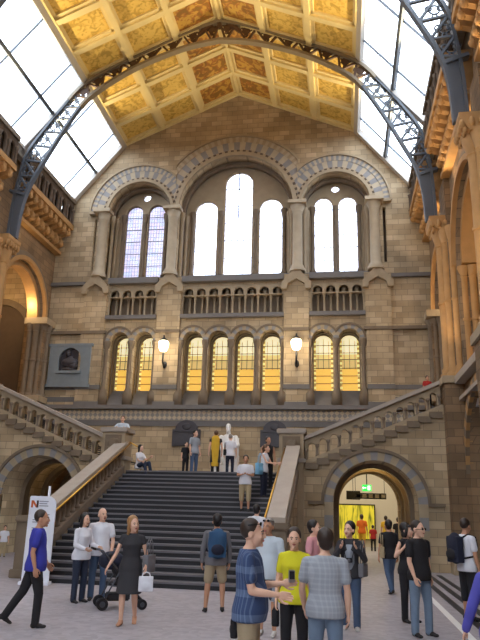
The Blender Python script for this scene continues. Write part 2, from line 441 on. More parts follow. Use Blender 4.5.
# small arches over the lower lights
B1, B3, B4 = MB(), MB(), MB()
for c, lo, hi in [(-5.22,-9,-4.64),(-4.06,-4.64,9),(-1.75,-9,-1.166),(-.583,-1.166,0),(.583,0,1.166),(1.75,1.166,9),(4.06,-9,4.64),(5.22,4.64,9)]:
    ring_mb([B3, B4], c, 8.98, .46, .64, YW-.05, YW+.1, 11, x0=AX, lo=lo, hi=hi)
    ring_mb([B1], c, 8.98, .64, .72, YW-.1, YW+.1, 14, x0=AX, lo=lo, hi=hi)
wb(B1, 'hood_mould', M['stonedark']); wb(B3, 'voussoirs', M['blue']); wb(B4, 'voussoirs', M['stone'])
# columns between the lower lights, each on a flared foot
for u in (-5.8,-4.64,-3.48,-2.33,-1.166,0,1.166,2.33,3.48,4.64,5.8):
    d = MB().lathe([(.22,0),(.22,.5),(.13,.72),(.12,.76),(.095,.8),(.09,2.55),(.12,2.6),(.17,2.85),(.18,2.95)], AX+u, YW+.02, 6.05, 12)
    wb(d, 'column', M['stonedark'], True)
# tall columns that carry the big arches
for u in (-6.45,-2.97,2.97,6.45):
    d = MB().lathe([(.36,0),(.36,.12),(.3,.2),(.27,.3),(.23,.36),(.22,2.9),(.25,2.94),(.24,2.98),(.36,3.28)], AX+u, YW-.12, 12.1, 16)
    d.box(AX+u-.42, AX+u+.42, YW-.55, YW+.05, 15.36, 15.52)
    smooth_by_angle(wb(d, 'column', M['stonelight']))
b = MB()
for s in (-1, 1):
    b.box(AX+s*6.85-.35, AX+s*6.85+.35, YW-.2, YW+.02, 15.4, 15.52)
wb(b, 'impost', M['stone'])
# slender jamb shafts
for u, y in [(s*q, yy) for s in (-1,1) for q, yy in ((2.66,.42),(2.52,.78),(3.26,.42),(3.35,.78),(6.18,.42),(6.1,.78))]:
    wb(MB().lathe([(.13,0),(.13,.1),(.085,.18),(.085,2.9),(.14,3.2),(.14,3.4)], AX+u, YW+y, 12.12, 10), 'jamb_shaft', M['stone'], True)
for u in [s*q for s in (-1,1) for q in (.86,2.25,4.705,3.62,5.8)]:
    wb(MB().lathe([(.15,0),(.15,.12),(.1,.2),(.095,2.9),(.15,3.2),(.16,3.38)], AX+u, YW+.95, 12.4, 10), 'mullion_shaft', M['stonedark'], True)
# projecting piers with gabled heads
for s in (-1, 1):
    for c, w in ((2.92,.55),(6.5,.55)):
        d = MB().box(AX+s*c-w, AX+s*c+w, YW-.14, YW+.02, 5.9, 11.72)
        wb(d, 'pilaster', M['wall'])
        d = MB()
        d.prism_y([(AX+s*c-.66,11.25),(AX+s*c-.42,11.25),(AX+s*c-.36,11.5),(AX+s*c,11.72),(AX+s*c+.36,11.5),(AX+s*c+.42,11.25),(AX+s*c+.66,11.25),(AX+s*c+.66,11.55),(AX+s*c+.3,11.95),(AX+s*c,12.3),(AX+s*c-.3,11.95),(AX+s*c-.66,11.55)], YW-.36, YW-.1)
        d.ball((AX+s*c, YW-.22, 12.36), .1)
        wb(d, 'gablet', M['stone'])
        d = MB().box(AX+s*c-w-.02, AX+s*c+w+.02, YW-.18, YW, 6.05, 6.2).box(AX+s*c-w-.02, AX+s*c+w+.02, YW-.18, YW, 6.75, 6.95)
        wb(d, 'blue_band', M['slate'])
# strings and bands
def band(z0, z1, d, mat, name, spans=((-8.85,8.85),)):
    b = MB()
    for a, c in spans: b.box(AX+a, AX+c, YW-d, YW+.01, z0, z1)
    wb(b, name, mat)
sp_side = ((-8.85,-5.95),(-3.4,-2.4),(2.4,3.4),(5.95,8.85))
band(11.74, 12.02, .26, M['slate'], 'string_course', ((-5.9,-3.5),(-2.35,2.35),(3.5,5.9)))
band(11.74, 11.9, .16, M['slate'], 'string_course', ((-8.85,-7.1),(7.1,8.85)))
band(10.02, 10.2, .2, M['slate'], 'string_course', ((-5.93,-3.5),(-2.37,2.37),(3.5,5.93)))
band(9.34, 9.48, .2, M['stonedark'], 'string_course', ((-8.85,-5.85),(-3.47,-2.35),(2.35,3.47),(5.85,8.85)))
band(5.86, 6.04, .28, M['slate'], 'string_course')
band(5.40, 5.84, .03, M['frieze'], 'frieze')
band(5.14, 5.38, .05, M['slate'], 'blue_band')
band(6.2, 6.42, .02, M['slate'], 'blue_band', ((-8.85,-6.3),(6.3,8.85)))
band(6.75, 6.95, .02, M['slate'], 'blue_band', ((-8.85,-6.3),(6.3,8.85)))

# ---------------- ceiling
L1 = math.hypot(5.76, 2.55); L2 = math.hypot(2.69, 3.33)
def slope_box(mb, side, lower, s0, s1, y0, y1, h0, h1):
    """box lying on the roof slope; h grows into the hall"""
    if not lower: o = Vector((5.76, 0, 19.33)); d = Vector((-5.76, 0, 2.55))/L1
    else: o = Vector((8.45, 0, 16.0)); d = Vector((-2.69, 0, 3.33))/L2
    n = Vector((-d.z, 0, d.x)) if d.x > 0 else Vector((-d.z, 0, d.x))
    def P(s, y, h):
        p = o + d*s + n*h
        return (AX + side*p.x, y, p.z)
    mb.poly_prism([P(s0,y0,h0),P(s1,y0,h0),P(s1,y1,h0),P(s0,y1,h0)], [P(s0,y0,h1),P(s1,y0,h1),P(s1,y1,h1),P(s0,y1,h1)])
rows = [YW - i*5.15/3 for i in range(0, 16)]
CE = MB()
for sd in (-1, 1): slope_box(CE, sd, False, -.05, L1+.05, -8, YW+.3, -.2, 0)
CE = CE.build('ceiling', M['panel']); struct(CE, 'golden ceiling of painted panels between the skylights', 'ceiling')
b = MB(); g2 = MB(); st = MB()
for sd in (-1, 1):
    for k in range(4):
        s = L1*k/3
        slope_box(b, sd, False, max(-.02, s-.12), min(L1, s+.12), -8, YW, 0, .2)
    for y in rows[1:]: slope_box(b, sd, False, 0, L1, y-.12, y+.12, 0, .19)
    slope_box(b, sd, False, 0, L1, YW-.16, YW, 0, .19)
    for y0, y1 in zip(rows[1:], rows[:-1]):
        for k in range(3):
            s0, s1 = L1*k/3+.12, L1*(k+1)/3-.12
            for q in ((s0,s0+.13,y0+.12,y1-.12),(s1-.13,s1,y0+.12,y1-.12),(s0,s1,y0+.12,y0+.25),(s0,s1,y1-.25,y1-.12)):
                slope_box(b, sd, False, q[0], q[1], q[2], q[3], 0, .09)
        slope_box(g2, sd, False, L1*2/3+.25, L1-.25, y0+.25, y1-.25, 0, .01)
    slope_box(st, sd, False, -.22, -.02, -8, YW, 0, .12)
b.build('ceiling_moulding', M['cream'], CE); g2.build('ridge_panel', M['panel2'], CE); st.build('eaves_strip', M['maroon'], CE)
# ---------------- skylights
for sd, nm in ((-1,'left'),(1,'right')):
    wn[0] += 1
    b = MB(); slope_box(b, sd, True, 0, L2, -8, YW, -.02, 0)
    o = b.build('window_%d' % wn[0], M['sky_glass']); struct(o, 'long sloping skylight along the %s side of the roof' % nm, 'skylight')
    b = MB()
    slope_box(b, sd, True, -.1, .22, -8, YW, 0, .2); slope_box(b, sd, True, L2-.3, L2-.02, -8, YW, 0, .2)
    for yb in (YW-.12, 22.35, 16.0, 10, 4): slope_box(b, sd, True, 0, L2, yb-.16, yb+.16, 0, .2)
    b.build('skylight_frame', M['whiteframe'], o)
    b = MB(); slope_box(b, sd, True, L2*.5-.07, L2*.5+.07, -8, YW, 0, .16)
    for i in range(13):
        for q in (1/3, 2/3):
            y = YW - (i+0)*5.15/2 - 5.15/2*.5
        slope_box(b, sd, True, 0, L2, YW-(i+.5)*5.15/2-.02, YW-(i+.5)*5.15/2+.02, 0, .08)
    b.build('glazing_bar', M['iron'], o)

# ---------------- side walls
PY = (22.3, 16.0)
RR = {24.85: 2.02, 19.15: 2.35, 13: 2.3}
for sd, nm in ((-1,'left'),(1,'right')):
    hs = [arch(c, RR[c], 6.05, 9.95, 24) for c in RR] + [arch(c, 2.38, -.1, 3.0, 22) for c in (19.25, 13)]
    me = plate_x([(-8,-.3),(YW,-.3),(YW,16.1),(-8,16.1)], hs, AX+sd*8.8, AX+sd*9.6)
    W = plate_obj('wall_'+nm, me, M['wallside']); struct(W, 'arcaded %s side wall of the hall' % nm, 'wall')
    x0 = AX+sd*8.7
    A, B, C = MB(), MB(), MB()
    for c in (24.85, 19.15):
        q = RR[c]
        ring_mb([A], c, 9.95, q, q+.18, AX+sd*8.64, AX+sd*8.9, 24, ax='x')
        ring_mb([B], c, 9.95, q+.18, q+.4, AX+sd*8.7, AX+sd*8.9, 30, ax='x')
        ring_mb([C], c, 9.95, q-.24, q+.01, AX+sd*8.95, AX+sd*9.45, 24, ax='x')
    for c in (19.25,):
        ring_mb([B, A], c, 3.0, 2.38, 2.7, AX+sd*8.68, AX+sd*8.9, 27, ax='x')
    A.build('arch_moulding', M['stonegold'], W); B.build('hood_mould', M['stonedark'], W); C.build('inner_arch_order', M['stonegold'], W)
    b = MB().box(AX+sd*8.5, AX+sd*9.0, 16.7, 21.6, 5.86, 6.1).box(AX+sd*8.5, AX+sd*9.0, 8, 15.3, 5.86, 6.1).box(AX+sd*8.6, AX+sd*9.0, 16.7, 21.6, 5.3, 5.42)
    b.box(AX+sd*8.6, AX+sd*9.0, 22.3, YW-.2, 5.95, 6.15)
    b.build('coping', M['coping'], W)
    b = MB().box(AX+sd*8.12, AX+sd*9.6, -8, YW, 16.0, 16.14); b.build('gutter_shade', M['whiteframe'], W)  # closes the eaves gap; widened inward to shade the parapet openings
    # piers
    def shaft(par, u, y, r, z0, z1, cap=.55, name='shaft', mat='stonegold'):
        h = z1 - z0
        d = MB().lathe([(r*1.6,0),(r*1.6,.14),(r*1.25,.2),(r*1.3,.3),(r,.4),(r,h*.5-.06),(r*1.22,h*.5-.04),(r*1.22,h*.5+.04),(r,h*.5+.06),(r,h-cap),(r*1.2,h-cap+.04),(r*1.05,h-cap+.08),(r*1.75,h-.1),(r*1.75,h)], AX+sd*u, y, z0, 14)
        return smooth_by_angle(d.build(name, M[mat], par))
    for yp in PY:
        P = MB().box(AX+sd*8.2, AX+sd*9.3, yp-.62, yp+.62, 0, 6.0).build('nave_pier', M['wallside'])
        struct(P, '%s pier of the hall, %s' % (nm, 'at the foot of the side stair flight' if yp > 20 else 'nearer the camera'), 'pier')
        MB().box(AX+sd*8.12, AX+sd*9.3, yp-.7, yp+.7, 5.9, 6.14).box(AX+sd*8.12, AX+sd*9.3, yp-.7, yp+.7, 0, .4).build('pier_moulding', M['stone'], P)
        MB().box(AX+sd*8.6, AX+sd*9.3, yp-.58, yp+.58, 6.1, 13.4).build('pier_core', M['wallside'], P)
        for u, dy, r in ((8.46,0,.18),(8.56,-.34,.14),(8.56,.34,.14),(8.74,-.58,.12),(8.74,.58,.12)):
            shaft(P, u, yp+dy, r, 6.14, 11.5, .6)
        MB().prism_y([(AX+sd*8.12,11.72),(AX+sd*8.04,11.86),(AX+sd*8.04,11.98),(AX+sd*9.2,11.98),(AX+sd*9.2,11.45),(AX+sd*8.3,11.45)], yp-.5, yp+.5).build('capital', M['stonegold'], P)
        for q in [(8.12,-.42),(8.12,-.2),(8.12,0),(8.12,.2),(8.12,.42),(8.35,-.5),(8.6,-.5),(8.85,-.5),(8.35,.5),(8.6,.5)]:
            b = MB().ball((AX+sd*q[0], yp+q[1], 11.68), .09, .1, .15, 8, 6).ball((AX+sd*(q[0]+.06), yp+q[1]*.95, 11.5), .06, .07, .1, 8, 6)
            b.build('carved_leaf', M['stonegold'], P, True)
        for dy in (-.72, .72): shaft(P, 9.02, yp+dy, .13, 6.14, 9.9, .42); shaft(P, 9.3, yp+dy*1.12, .12, 6.14, 9.9, .42)
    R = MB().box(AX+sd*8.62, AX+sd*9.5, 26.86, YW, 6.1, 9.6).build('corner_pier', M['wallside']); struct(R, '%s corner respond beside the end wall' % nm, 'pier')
    for u, y in ((8.62,27.22),(8.76,26.96),(9.0,26.82),(9.26,26.78)): shaft(R, u, y, .13, 6.3, 9.7, .4, mat='stonedark')
    MB().box(AX+sd*8.4, AX+sd*9.5, 26.58, YW, 9.66, 9.95).box(AX+sd*8.4, AX+sd*9.5, 26.6, YW, 6.1, 6.36).build('capital', M['stone'], R)
    # corbelled balcony under the skylight
    for (ya, yb), lab in (((22.95, YW-.06),'beside the end wall'),((16.7, 21.65),'between the two piers'),((11.2, 15.3),'nearest the camera')):
        T = thing('balcony', 'arcaded balcony on carved corbels, %s wall %s' % (nm, lab), 'balcony', kind='structure')
        n = 7 if yb < 22 else 6; p = (yb-ya)/n
        hs = [arch(ya+(i+.5)*p, p*.3, 15.0, 15.6, 10) for i in range(n)]
        plate_obj('parapet', plate_x(rect(ya, yb, 14.85, 16.0), hs, AX+sd*8.1, AX+sd*8.28), M['shadowstone'], T)  # parapet and colonnettes coloured dark to look backlit
        MB().box(AX+sd*8.0, AX+sd*8.36, ya, yb, 16.0, 16.2).build('handrail', M['stonedark'], T)
        MB().box(AX+sd*8.0, AX+sd*8.8, ya, yb, 14.62, 14.86).box(AX+sd*8.5, AX+sd*8.8, ya, yb, 13.35, 13.5).build('ledge', M['stonegold'], T)
        for i in range(n+1):
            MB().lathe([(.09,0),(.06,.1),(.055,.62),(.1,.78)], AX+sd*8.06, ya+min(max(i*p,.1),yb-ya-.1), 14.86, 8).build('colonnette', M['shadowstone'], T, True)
        for row, (z, d) in enumerate(((14.62,.72),(14.05,.4))):
            for i in range(n+3):
                y = ya+(i+.5)*(yb-ya)/(n+3)
                u0 = 8.8; 
                b = MB().prism_y([(AX+sd*8.8,z),(AX+sd*(8.8-d),z),(AX+sd*(8.8-d),z-.16),(AX+sd*(8.8-d*.8),z-.34),(AX+sd*(8.8-d*.45),z-.42),(AX+sd*(8.8-d*.3),z-.58),(AX+sd*8.8,z-.62)], y-p*.17, y+p*.17)
                b.ball((AX+sd*(8.8-d+.06), y, z-.26), .13,p*.2,.13, 8, 6)
                b.build('corbel', M['stonegold'], T)
    # gallery and aisle behind the arches
    G = MB().box(AX+sd*8.9, AX+sd*13.2, -8, YW, 4.95, 5.15).build('aisle_floor', M['floor']); struct(G, '%s first floor gallery seen through the arches' % nm, 'gallery floor')
    Wo = MB().box(AX+sd*13.0, AX+sd*13.3, -8, YW, -.3, 13.5).build('aisle_wall', M['goldwall']); struct(Wo, 'ochre outer wall of the %s gallery' % nm, 'wall')
    Ro = MB().box(AX+sd*8.9, AX+sd*13.3, -8, YW, 13.3, 13.5).build('aisle_ceiling', M['goldwall']); struct(Ro, 'ceiling of the %s gallery' % nm, 'ceiling')
    b = MB()
    for c in (24.85, 19.15, 13): ring_mb([b], c, 9.2, 1.7, 2.1, AX+sd*12.75, AX+sd*13.02, 22, ax='x')
    b.build('blind_arch', M['stonedark'], Wo)
    b = MB(); ring_mb([b], sd*11.2, 9.4, 1.45, 1.75, YW-.16, YW+.02, 22, x0=AX)
    for q in (-1.6, 1.6): b.box(AX+sd*11.2+q-.15, AX+sd*11.2+q+.15, YW-.16, YW+.02, 5.15, 9.4)
    b.build('blind_arch', M['stonedark'], Wo)
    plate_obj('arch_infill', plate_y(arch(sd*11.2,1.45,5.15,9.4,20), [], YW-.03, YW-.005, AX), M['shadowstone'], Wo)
    for yp in (22.3, 16.0):
        plate_obj('transverse_arch', plate_y(rect(9.5,13.1,5.1,13.4), [arch(11.3,1.5,5.2,10.2,16)], yp-.25, yp+.25, 0) if sd > 0 else plate_y(rect(-13.1,-9.5,5.1,13.4), [arch(-11.3,1.5,5.2,10.2,16)], yp-.25, yp+.25, 0), M['wallside'], Ro).location.x = AX

b = plate_obj('wall_front', plate_y([(-13.3,-.3),(13.3,-.3),(13.3,16),(8.45,16.2),(5.76,19.6),(0,22.15),(-5.76,19.6),(-8.45,16.2),(-13.3,16)], [arch(0, 5.5, 9.0, 13.0, 20), arch(0, 1.8, -.1, 3.2, 12)], -8.4, -8, AX), M['wallside']); struct(b, 'entrance wall behind the camera with one great arched window', 'wall')
# ---------------- the main stair
SL, SR = AX-2.62, AX+2.98
RI, TR, Y0, NS = .1405, .35, 15.15, 21
ST = thing('staircase', 'broad flight of dark stone steps rising to the landing', 'staircase', (AX+.15, Y0, 0))
def ch(o, par):           # parent keeping world place
    o.parent = par; o.matrix_parent_inverse = Matrix.Translation(par.location).inverted(); return o
for k in range(1, NS+1):
    y = Y0 + (k-1)*TR
    ex = .0 if k > 2 else .0
    b = MB().box(SL-ex, SR+ex, y, (y+TR+.04) if k < NS else y+.5, (k-1)*RI - (.0 if k == 1 else .02), k*RI-.045)
    b.box(SL-ex, SR+ex, y-.03, (y+TR+.02) if k < NS else y+.5, k*RI-.045, k*RI)
    o = b.build('step', [M['step'], M['nosing']])
    for p in o.data.polygons:
        if p.center.z > k*RI-.044: p.material_index = 1
    ch(o, ST)
for x in (SL, SR-.0):
    pass
b = MB().prism_x([(Y0+.5,0),(22.6,0),(22.6,2.9),(Y0+.5+.36,.3)], SL+.02, SR-.02)
ch(b.build('stair_core', M['step']), ST)
LZ = NS*RI
b = MB().box(AX-3.6, AX+3.6, Y0+NS*TR-.02, YW+.3, LZ-.4, LZ-.002).build('landing', M['floor']); struct(b, 'stone landing in front of the end wall', 'landing')
b = MB().box(AX-3.0, AX+3.3, YW-.16, YW, LZ, LZ+.3).build('baseboard_back', M['slate']); struct(b, 'slate plinth along the landing wall', 'plinth')
def stair_z(y): return RI + (y - Y0)*RI/TR
def ramp(u0, u1, lab, inner):
    """balustrade down one side of the main stair; inner = u of the brass rail"""
    T = thing('balustrade', lab, 'balustrade', (AX+(u0+u1)/2, 16.2, 0), 0, 'balustrades of the main stair')
    ya, yb = 16.35, 22.2
    def para(z0, z1, x0, x1, name, mat):
        o = MB().prism_x([(ya,stair_z(ya)+z0),(yb,stair_z(yb)+z0),(yb,stair_z(yb)+z1),(ya,stair_z(ya)+z1)], AX+x0, AX+x1).build(name, mat)
        return ch(o, T)
    para(.80, .96, u0-.02, u1+.02, 'coping', M['coping'])
    para(-.12, .14, u0+.04, u1-.04, 'string', M['balustone'])
    o = MB().prism_x([(ya,0),(yb,0),(yb,stair_z(yb)),(ya,stair_z(ya))], AX+u0+.08, AX+u1-.08).build('base_wall', M['wall']); ch(o, T)
    n = 19
    for i in range(n):
        y = ya + (i+.5)*(yb-ya)/n
        z = stair_z(y)+.1
        d = MB().lathe([(.1,0),(.1,.08),(.06,.13),(.085,.26),(.075,.36),(.05,.5),(.07,.54),(.1,.62),(.1,.78)], AX+(u0+u1)/2, y, z, 10)
        o = d.build('baluster', M['balustone'], None, True); ch(o, T)
    o = MB().box(AX+u0-.1, AX+u1+.1, 15.75, 16.4, 0, 1.3, .02).box(AX+u0-.16, AX+u1+.16, 15.69, 16.46, 1.3, 1.46, .03).box(AX+u0-.16, AX+u1+.16, 15.69, 16.46, 0, .2, .02).build('newel_post', M['stonedark']); ch(o, T)
    o = MB().tube([(AX+inner, ya-.3, stair_z(ya-.3)+.86), (AX+inner, yb+.1, stair_z(yb)+.9)], .03).build('handrail', M['brass'], None, True); ch(o, T)
    return T
ramp(-3.06, -2.66, 'stone balustrade with brass rail down the left of the main stair', -2.58)
ramp(3.0, 3.42, 'stone balustrade with brass rail down the right of the main stair', 2.92)

# ---------------- side flights over the tunnel arches
def flight(sd, nm):
    c = 5.87*sd; a = 3.3
    top = lambda u: 3.35 + .42*(abs(u)-3.58)
    out = [(sd*2.9,-.3),(sd*8.75,-.3),(sd*8.75,top(8.3)),(sd*8.3,top(8.3)),(sd*3.3,top(3.3)),(sd*2.9,top(3.3))]
    if sd < 0: out = out[::-1]
    T = plate_obj('stair_flight', plate_y(out, [arch(c,1.37,-.1,2.05,24)], 22.3, YW-.01, AX), M['wall'])
    tag(T, 'side stair flight climbing to the %s above a round tunnel arch' % nm, 'stair flight', kind='structure')
    A, B, C = MB(), MB(), MB()
    ring_mb([A, B], c, 2.05, 1.37, 1.66, 22.24, 22.4, 21, x0=AX)
    ring_mb([C], c, 2.05, 1.66, 1.76, 22.18, 22.4, 24, x0=AX)
    for q in ((c-2.2,c-1.66),(c+1.66,c+2.2)): C.box(AX+q[0], AX+q[1], 22.2, 22.4, 1.98, 2.08)
    for q in ((c-1.66,c-1.37),(c+1.37,c+1.66)):
        for k in range(5): (A if k % 2 else B).box(AX+q[0], AX+q[1], 22.24, 22.4, k*.41, k*.41+.41)
    A.build('voussoirs', M['blue'], T); B.build('voussoirs', M['stone'], T); C.build('hood_mould', M['stonedark'], T)
    for yy in (23.9, 25.6, 27.2):
        R = MB(); ring_mb([R], c, 2.05, 1.2, 1.39, yy-.2, yy+.2, 20, x0=AX)
        for q in (-1, 1): R.box(AX+c+q*1.3-.09, AX+c+q*1.3+.09, yy-.2, yy+.2, 0, 2.06)
        R.build('tunnel_rib', M['stonedark'], T)
    # stepped string under the balustrade and the treads behind it
    b = MB()
    for i in range(12):
        u = 3.62 + i*.375
        b.box(AX+sd*(u-.02), AX+sd*(u+.4), 22.2, 22.34, top(u)-.27, top(u)-.06)
    b.build('stepped_string', M['stonedark'], T)
    b = MB()
    for i in range(13):
        u = 3.5 + i*.375
        b.box(AX+sd*u, AX+sd*(u+.4), 22.75, YW-.05, top(u)-.3, top(u)+.06)
    b.build('tread', M['step'], T)
    # arcaded balustrade
    BT = thing('balustrade', 'arcaded stone balustrade of the stair flight climbing to the %s' % nm, 'balustrade', (AX+sd*3.6, 22.5, 0), 0, 'balustrades of the side flights')
    rail = lambda u: 4.17 + .42*(abs(u)-3.58)
    P = .372; n = 12; u0 = 3.62
    pts = [(u0, rail(u0)-.1)]
    up = [(u0+n*P, rail(u0+n*P)-.1)]
    low = []
    for i in range(n-1, -1, -1):
        uc = u0+(i+.5)*P; zc = rail(uc)-.4; r = P*.31
        low.append((uc+r, top(uc+r)-.02))
        for k in range(11):
            t = PI*k/10
            low.append((uc+r*math.cos(t), zc+r*math.sin(t)))
        low.append((uc-r, top(uc-r)-.02))
    poly = [(u0-.05, top(u0-.05)-.02), (u0-.05, rail(u0-.05)-.1), (u0+n*P+.05, rail(u0+n*P+.05)-.1), (u0+n*P+.05, top(u0+n*P+.05)-.02)] + low
    q = [(sd*u, z) for u, z in poly]
    o = plate_obj('arch_band', plate_y(q, [], 22.38, 22.64, AX), M['stone']); ch(o, BT)
    uE = u0+n*P+.1
    o = MB().prism_y([(AX+sd*3.5,rail(3.5)-.1),(AX+sd*uE,rail(uE)-.1),(AX+sd*uE,rail(uE)+.03),(AX+sd*3.5,rail(3.5)+.03)], 22.24, 22.7).build('coping', M['coping']); ch(o, BT)
    o = MB().prism_y([(AX+sd*3.5,top(3.5)-.12),(AX+sd*uE,top(uE)-.12),(AX+sd*uE,top(uE)+.02),(AX+sd*3.5,top(3.5)+.02)], 22.28, 22.68).build('plinth', M['stone']); ch(o, BT)
    for i in range(n+1):
        u = u0+i*P; h = rail(u)-.44-top(u)
        d = MB().lathe([(.06,-.02),(.06,.05),(.04,.08),(.038,h*.78),(.045,h*.8),(.065,h-.03),(.065,h+.04)], AX+sd*u, 22.38, top(u), 10)
        ch(d.build('baluster', M['balustone'], None, True), BT)
    # newel at the head of the main stair
    x0, x1 = sorted((AX+sd*2.72, AX+sd*3.55)); 
    NW = MB().box(x0, x1, 22.06, 22.9, 0, 4.25).build('newel_post', M['stone']); tag(NW, 'carved square stone newel at the head of the main stair, foot of the %s flight' % nm, 'newel', 'newels at the head of the main stair')
    MB().box(x0-.08, x1+.08, 21.98, 22.98, 4.25, 4.42, .03).build('cap', M['coping'], NW); MB().box(x0-.06, x1+.06, 22.0, 22.96, 3.3, 3.44, .02).build('moulding', M['coping'], NW)
    xc = (x0+x1)/2
    b = MB().box(xc-.3, xc+.3, 22.03, 22.07, 3.5, 4.16).box(xc-.24,xc+.24,22.01,22.05,3.56,4.1)
    b.ball((xc,22.02,3.83), .2, .05, .22).ball((xc+.12,22.02,3.95), .1,.05,.09).ball((xc-.1,22.02,3.7), .12,.05,.08)
    b.build('carved_panel', M['stonedark'], NW)
flight(-1, 'left'); flight(1, 'right')

# ---------------- rooms beyond the tunnels
X0, X1 = AX+2.8, AX+10.5
b = MB().box(X0,X1,37,37.2,0,4.8).box(X0-.2,X0,YW+.5,37.2,0,4.8).box(X1,X1+.2,YW+.5,37.2,0,4.8).box(X0,X1,YW+.5,37.2,4.7,4.9)
b = b.build('wall_far_right', M['creamwall']); struct(b, 'cream walls of the bright room beyond the right tunnel', 'wall')
f2 = MB().box(X0,X1,36.4,37.2,-.3,0).build('floor_far', M['floor']); struct(f2, 'floor of the room beyond the right tunnel', 'floor')
X0, X1 = AX-10.5, AX-2.8
b = MB().box(X0,X1,32,32.2,0,4.8).box(X0-.2,X0,YW+.5,32.2,0,4.8).box(X1,X1+.2,YW+.5,32.2,0,4.8).box(X0,X1,YW+.5,32.2,4.7,4.9)
b = b.build('wall_far_left', M['goldwall']); struct(b, 'ochre walls of the dim room beyond the left tunnel', 'wall')

# ---------------- iron roof trusses
up_pts = [(8.35,11.98),(8.32,13.3),(8.22,14.5),(7.98,15.8),(7.3,16.95),(6.6,17.95),(5.8,18.95),(4.5,19.72),(3.0,20.42),(1.4,21.16),(0,21.62)]
lo_pts = [(8.02,11.98),(7.95,13.2),(7.74,14.2),(7.25,15.3),(6.66,16.5),(6.02,17.65),(5.42,18.42),(4.25,19.25),(3.1,19.85),(1.45,20.44),(0,20.68)]
def spl(p, n):
    out = []
    q = [p[0]] + p + [p[-1]]
    m = len(p)-1
    for i in range(n+1):
        t = i/n*m; k = min(int(t), m-1); t -= k
        a, b, c, d = (Vector(v) for v in (q[k], q[k+1], q[k+2], q[k+3]))
        out.append(tuple(.5*((2*b) + (-a+c)*t + (2*a-5*b+4*c-d)*t*t + (-a+3*b-3*c+d)*t**3)))
    return out
def truss(y, lab):
    T = thing('roof_truss', lab, 'roof truss', (AX, y, 12.75), 0, 'iron roof trusses')
    n = 36
    U = spl(up_pts, n); Lo = spl(lo_pts, n)
    def strip(a, w, t, name, mat, sd):
        b = MB(); rs = []
        for i, (u, z) in enumerate(a):
            d = Vector(a[min(i+1, len(a)-1)]) - Vector(a[max(i-1, 0)]); d.normalize(); nx = Vector((-d.y, d.x))
            rs.append([(AX+sd*(u+nx.x*t/2*e), y+w/2*g, z+nx.y*t/2*e) for e, g in ((-1,-1),(1,-1),(1,1),(-1,1))])
        b.rings(rs); return ch(b.build(name, mat), T)
    for sd in (-1, 1):
        strip(U[:20], .22, .1, 'upper_chord', M['iron'], sd); strip(U[19:], .26, .12, 'upper_chord', M['irontan'], sd)
        strip(Lo[:20], .22, .1, 'lower_chord', M['iron'], sd); strip(Lo[19:], .26, .12, 'lower_chord', M['irontan'], sd)
        # solid leg
        b = MB(); k = 7
        q = [(AX+sd*u, z) for u, z in U[:k]] + [(AX+sd*u, z) for u, z in Lo[:k][::-1]]
        b.prism_y(q, y-.05, y+.05); b.bar((AX+sd*(U[k-1][0]+.25), y, U[k-1][1]), (AX+sd*(Lo[k-1][0]-.05), y, Lo[k-1][1]), .24, .12)
        ch(b.build('leg', M['iron']), T)
        # web of struts
        for i in range(6, n-1, 2):
            j = min(i+1, n); k2 = min(i+2, n)
            mat = M['iron'] if i < 20 else M['irondark']
            for p, r in ((U[i], Lo[j]), (Lo[j], U[k2])):
                b = MB().bar((AX+sd*p[0], y, p[1]), (AX+sd*r[0], y, r[1]), .1, .07)
                ch(b.build('strut', mat), T)
            # scroll filling the triangle
            b = MB()
            cu, cz = (U[i][0]+U[k2][0]+Lo[j][0])/3, (U[i][1]+U[k2][1]+Lo[j][1])/3
            for rr, ox, oz in ((.15,0,.05),(.09,.17,.1),(.09,-.17,.1),(.07,0,-.17)):
                b.tube([(AX+sd*(cu+ox+rr*math.cos(2*PI*t/12)), y, cz+oz+rr*math.sin(2*PI*t/12)) for t in range(13)], .028, 5, False)
            if i >= 20:
                b.prism_y([(AX+sd*(cu-.18),cz+.16),(AX+sd*(cu+.18),cz+.16),(AX+sd*cu,cz-.24)], y-.02, y+.02)
            ch(b.build('scrollwork', mat), T)
    b = MB().bar((AX, y, 21.3), (AX, y, 21.85), .16); b.bar((AX-.9, y, 21.05), (AX, y, 21.8), .14).bar((AX+.9, y, 21.05), (AX, y, 21.8), .14)
    ch(b.build('ridge_strut', M['irondark']), T)
truss(22.3, 'whole iron lattice arch spanning the hall below the ceiling')
truss(16.0, 'nearer iron lattice arch, only its right leg in view at top right')
# ================================================================== PEOPLE
def vox(bm_holder, voxel, sm=2):
    bm = bm_holder.bm
    bmesh.ops.recalc_face_normals(bm, faces=bm.faces[:])
    me = bpy.data.meshes.new('src'); bm.to_mesh(me); bm.free()
    o = bpy.data.objects.new('src', me); COL.objects.link(o)
    m = o.modifiers.new('r', 'REMESH'); m.mode = 'VOXEL'; m.voxel_size = voxel; m.use_smooth_shade = True
    if sm:
        s = o.modifiers.new('s', 'SMOOTH'); s.factor = .5; s.iterations = sm
    dg = bpy.context.evaluated_depsgraph_get(); dg.update()
    out = bpy.data.meshes.new_from_object(o.evaluated_get(dg))
    bpy.data.objects.remove(o); bpy.data.meshes.remove(me)
    out.materials.clear(); out.shade_smooth()
    return out
def chain(b, pts, rad, n=12):
    for i, p in enumerate(pts): b.ball(p, rad[i], n=n, m=8)
    for i in range(len(pts)-1):
        if (Vector(pts[i]) - Vector(pts[i+1])).length > 1e-3: b.tube([pts[i], pts[i+1]], [rad[i], rad[i+1]], n)
def cloth(name, col, var=.06, rough=.85): return plain('cloth_'+name, rgb(*col), rough, var, 8)
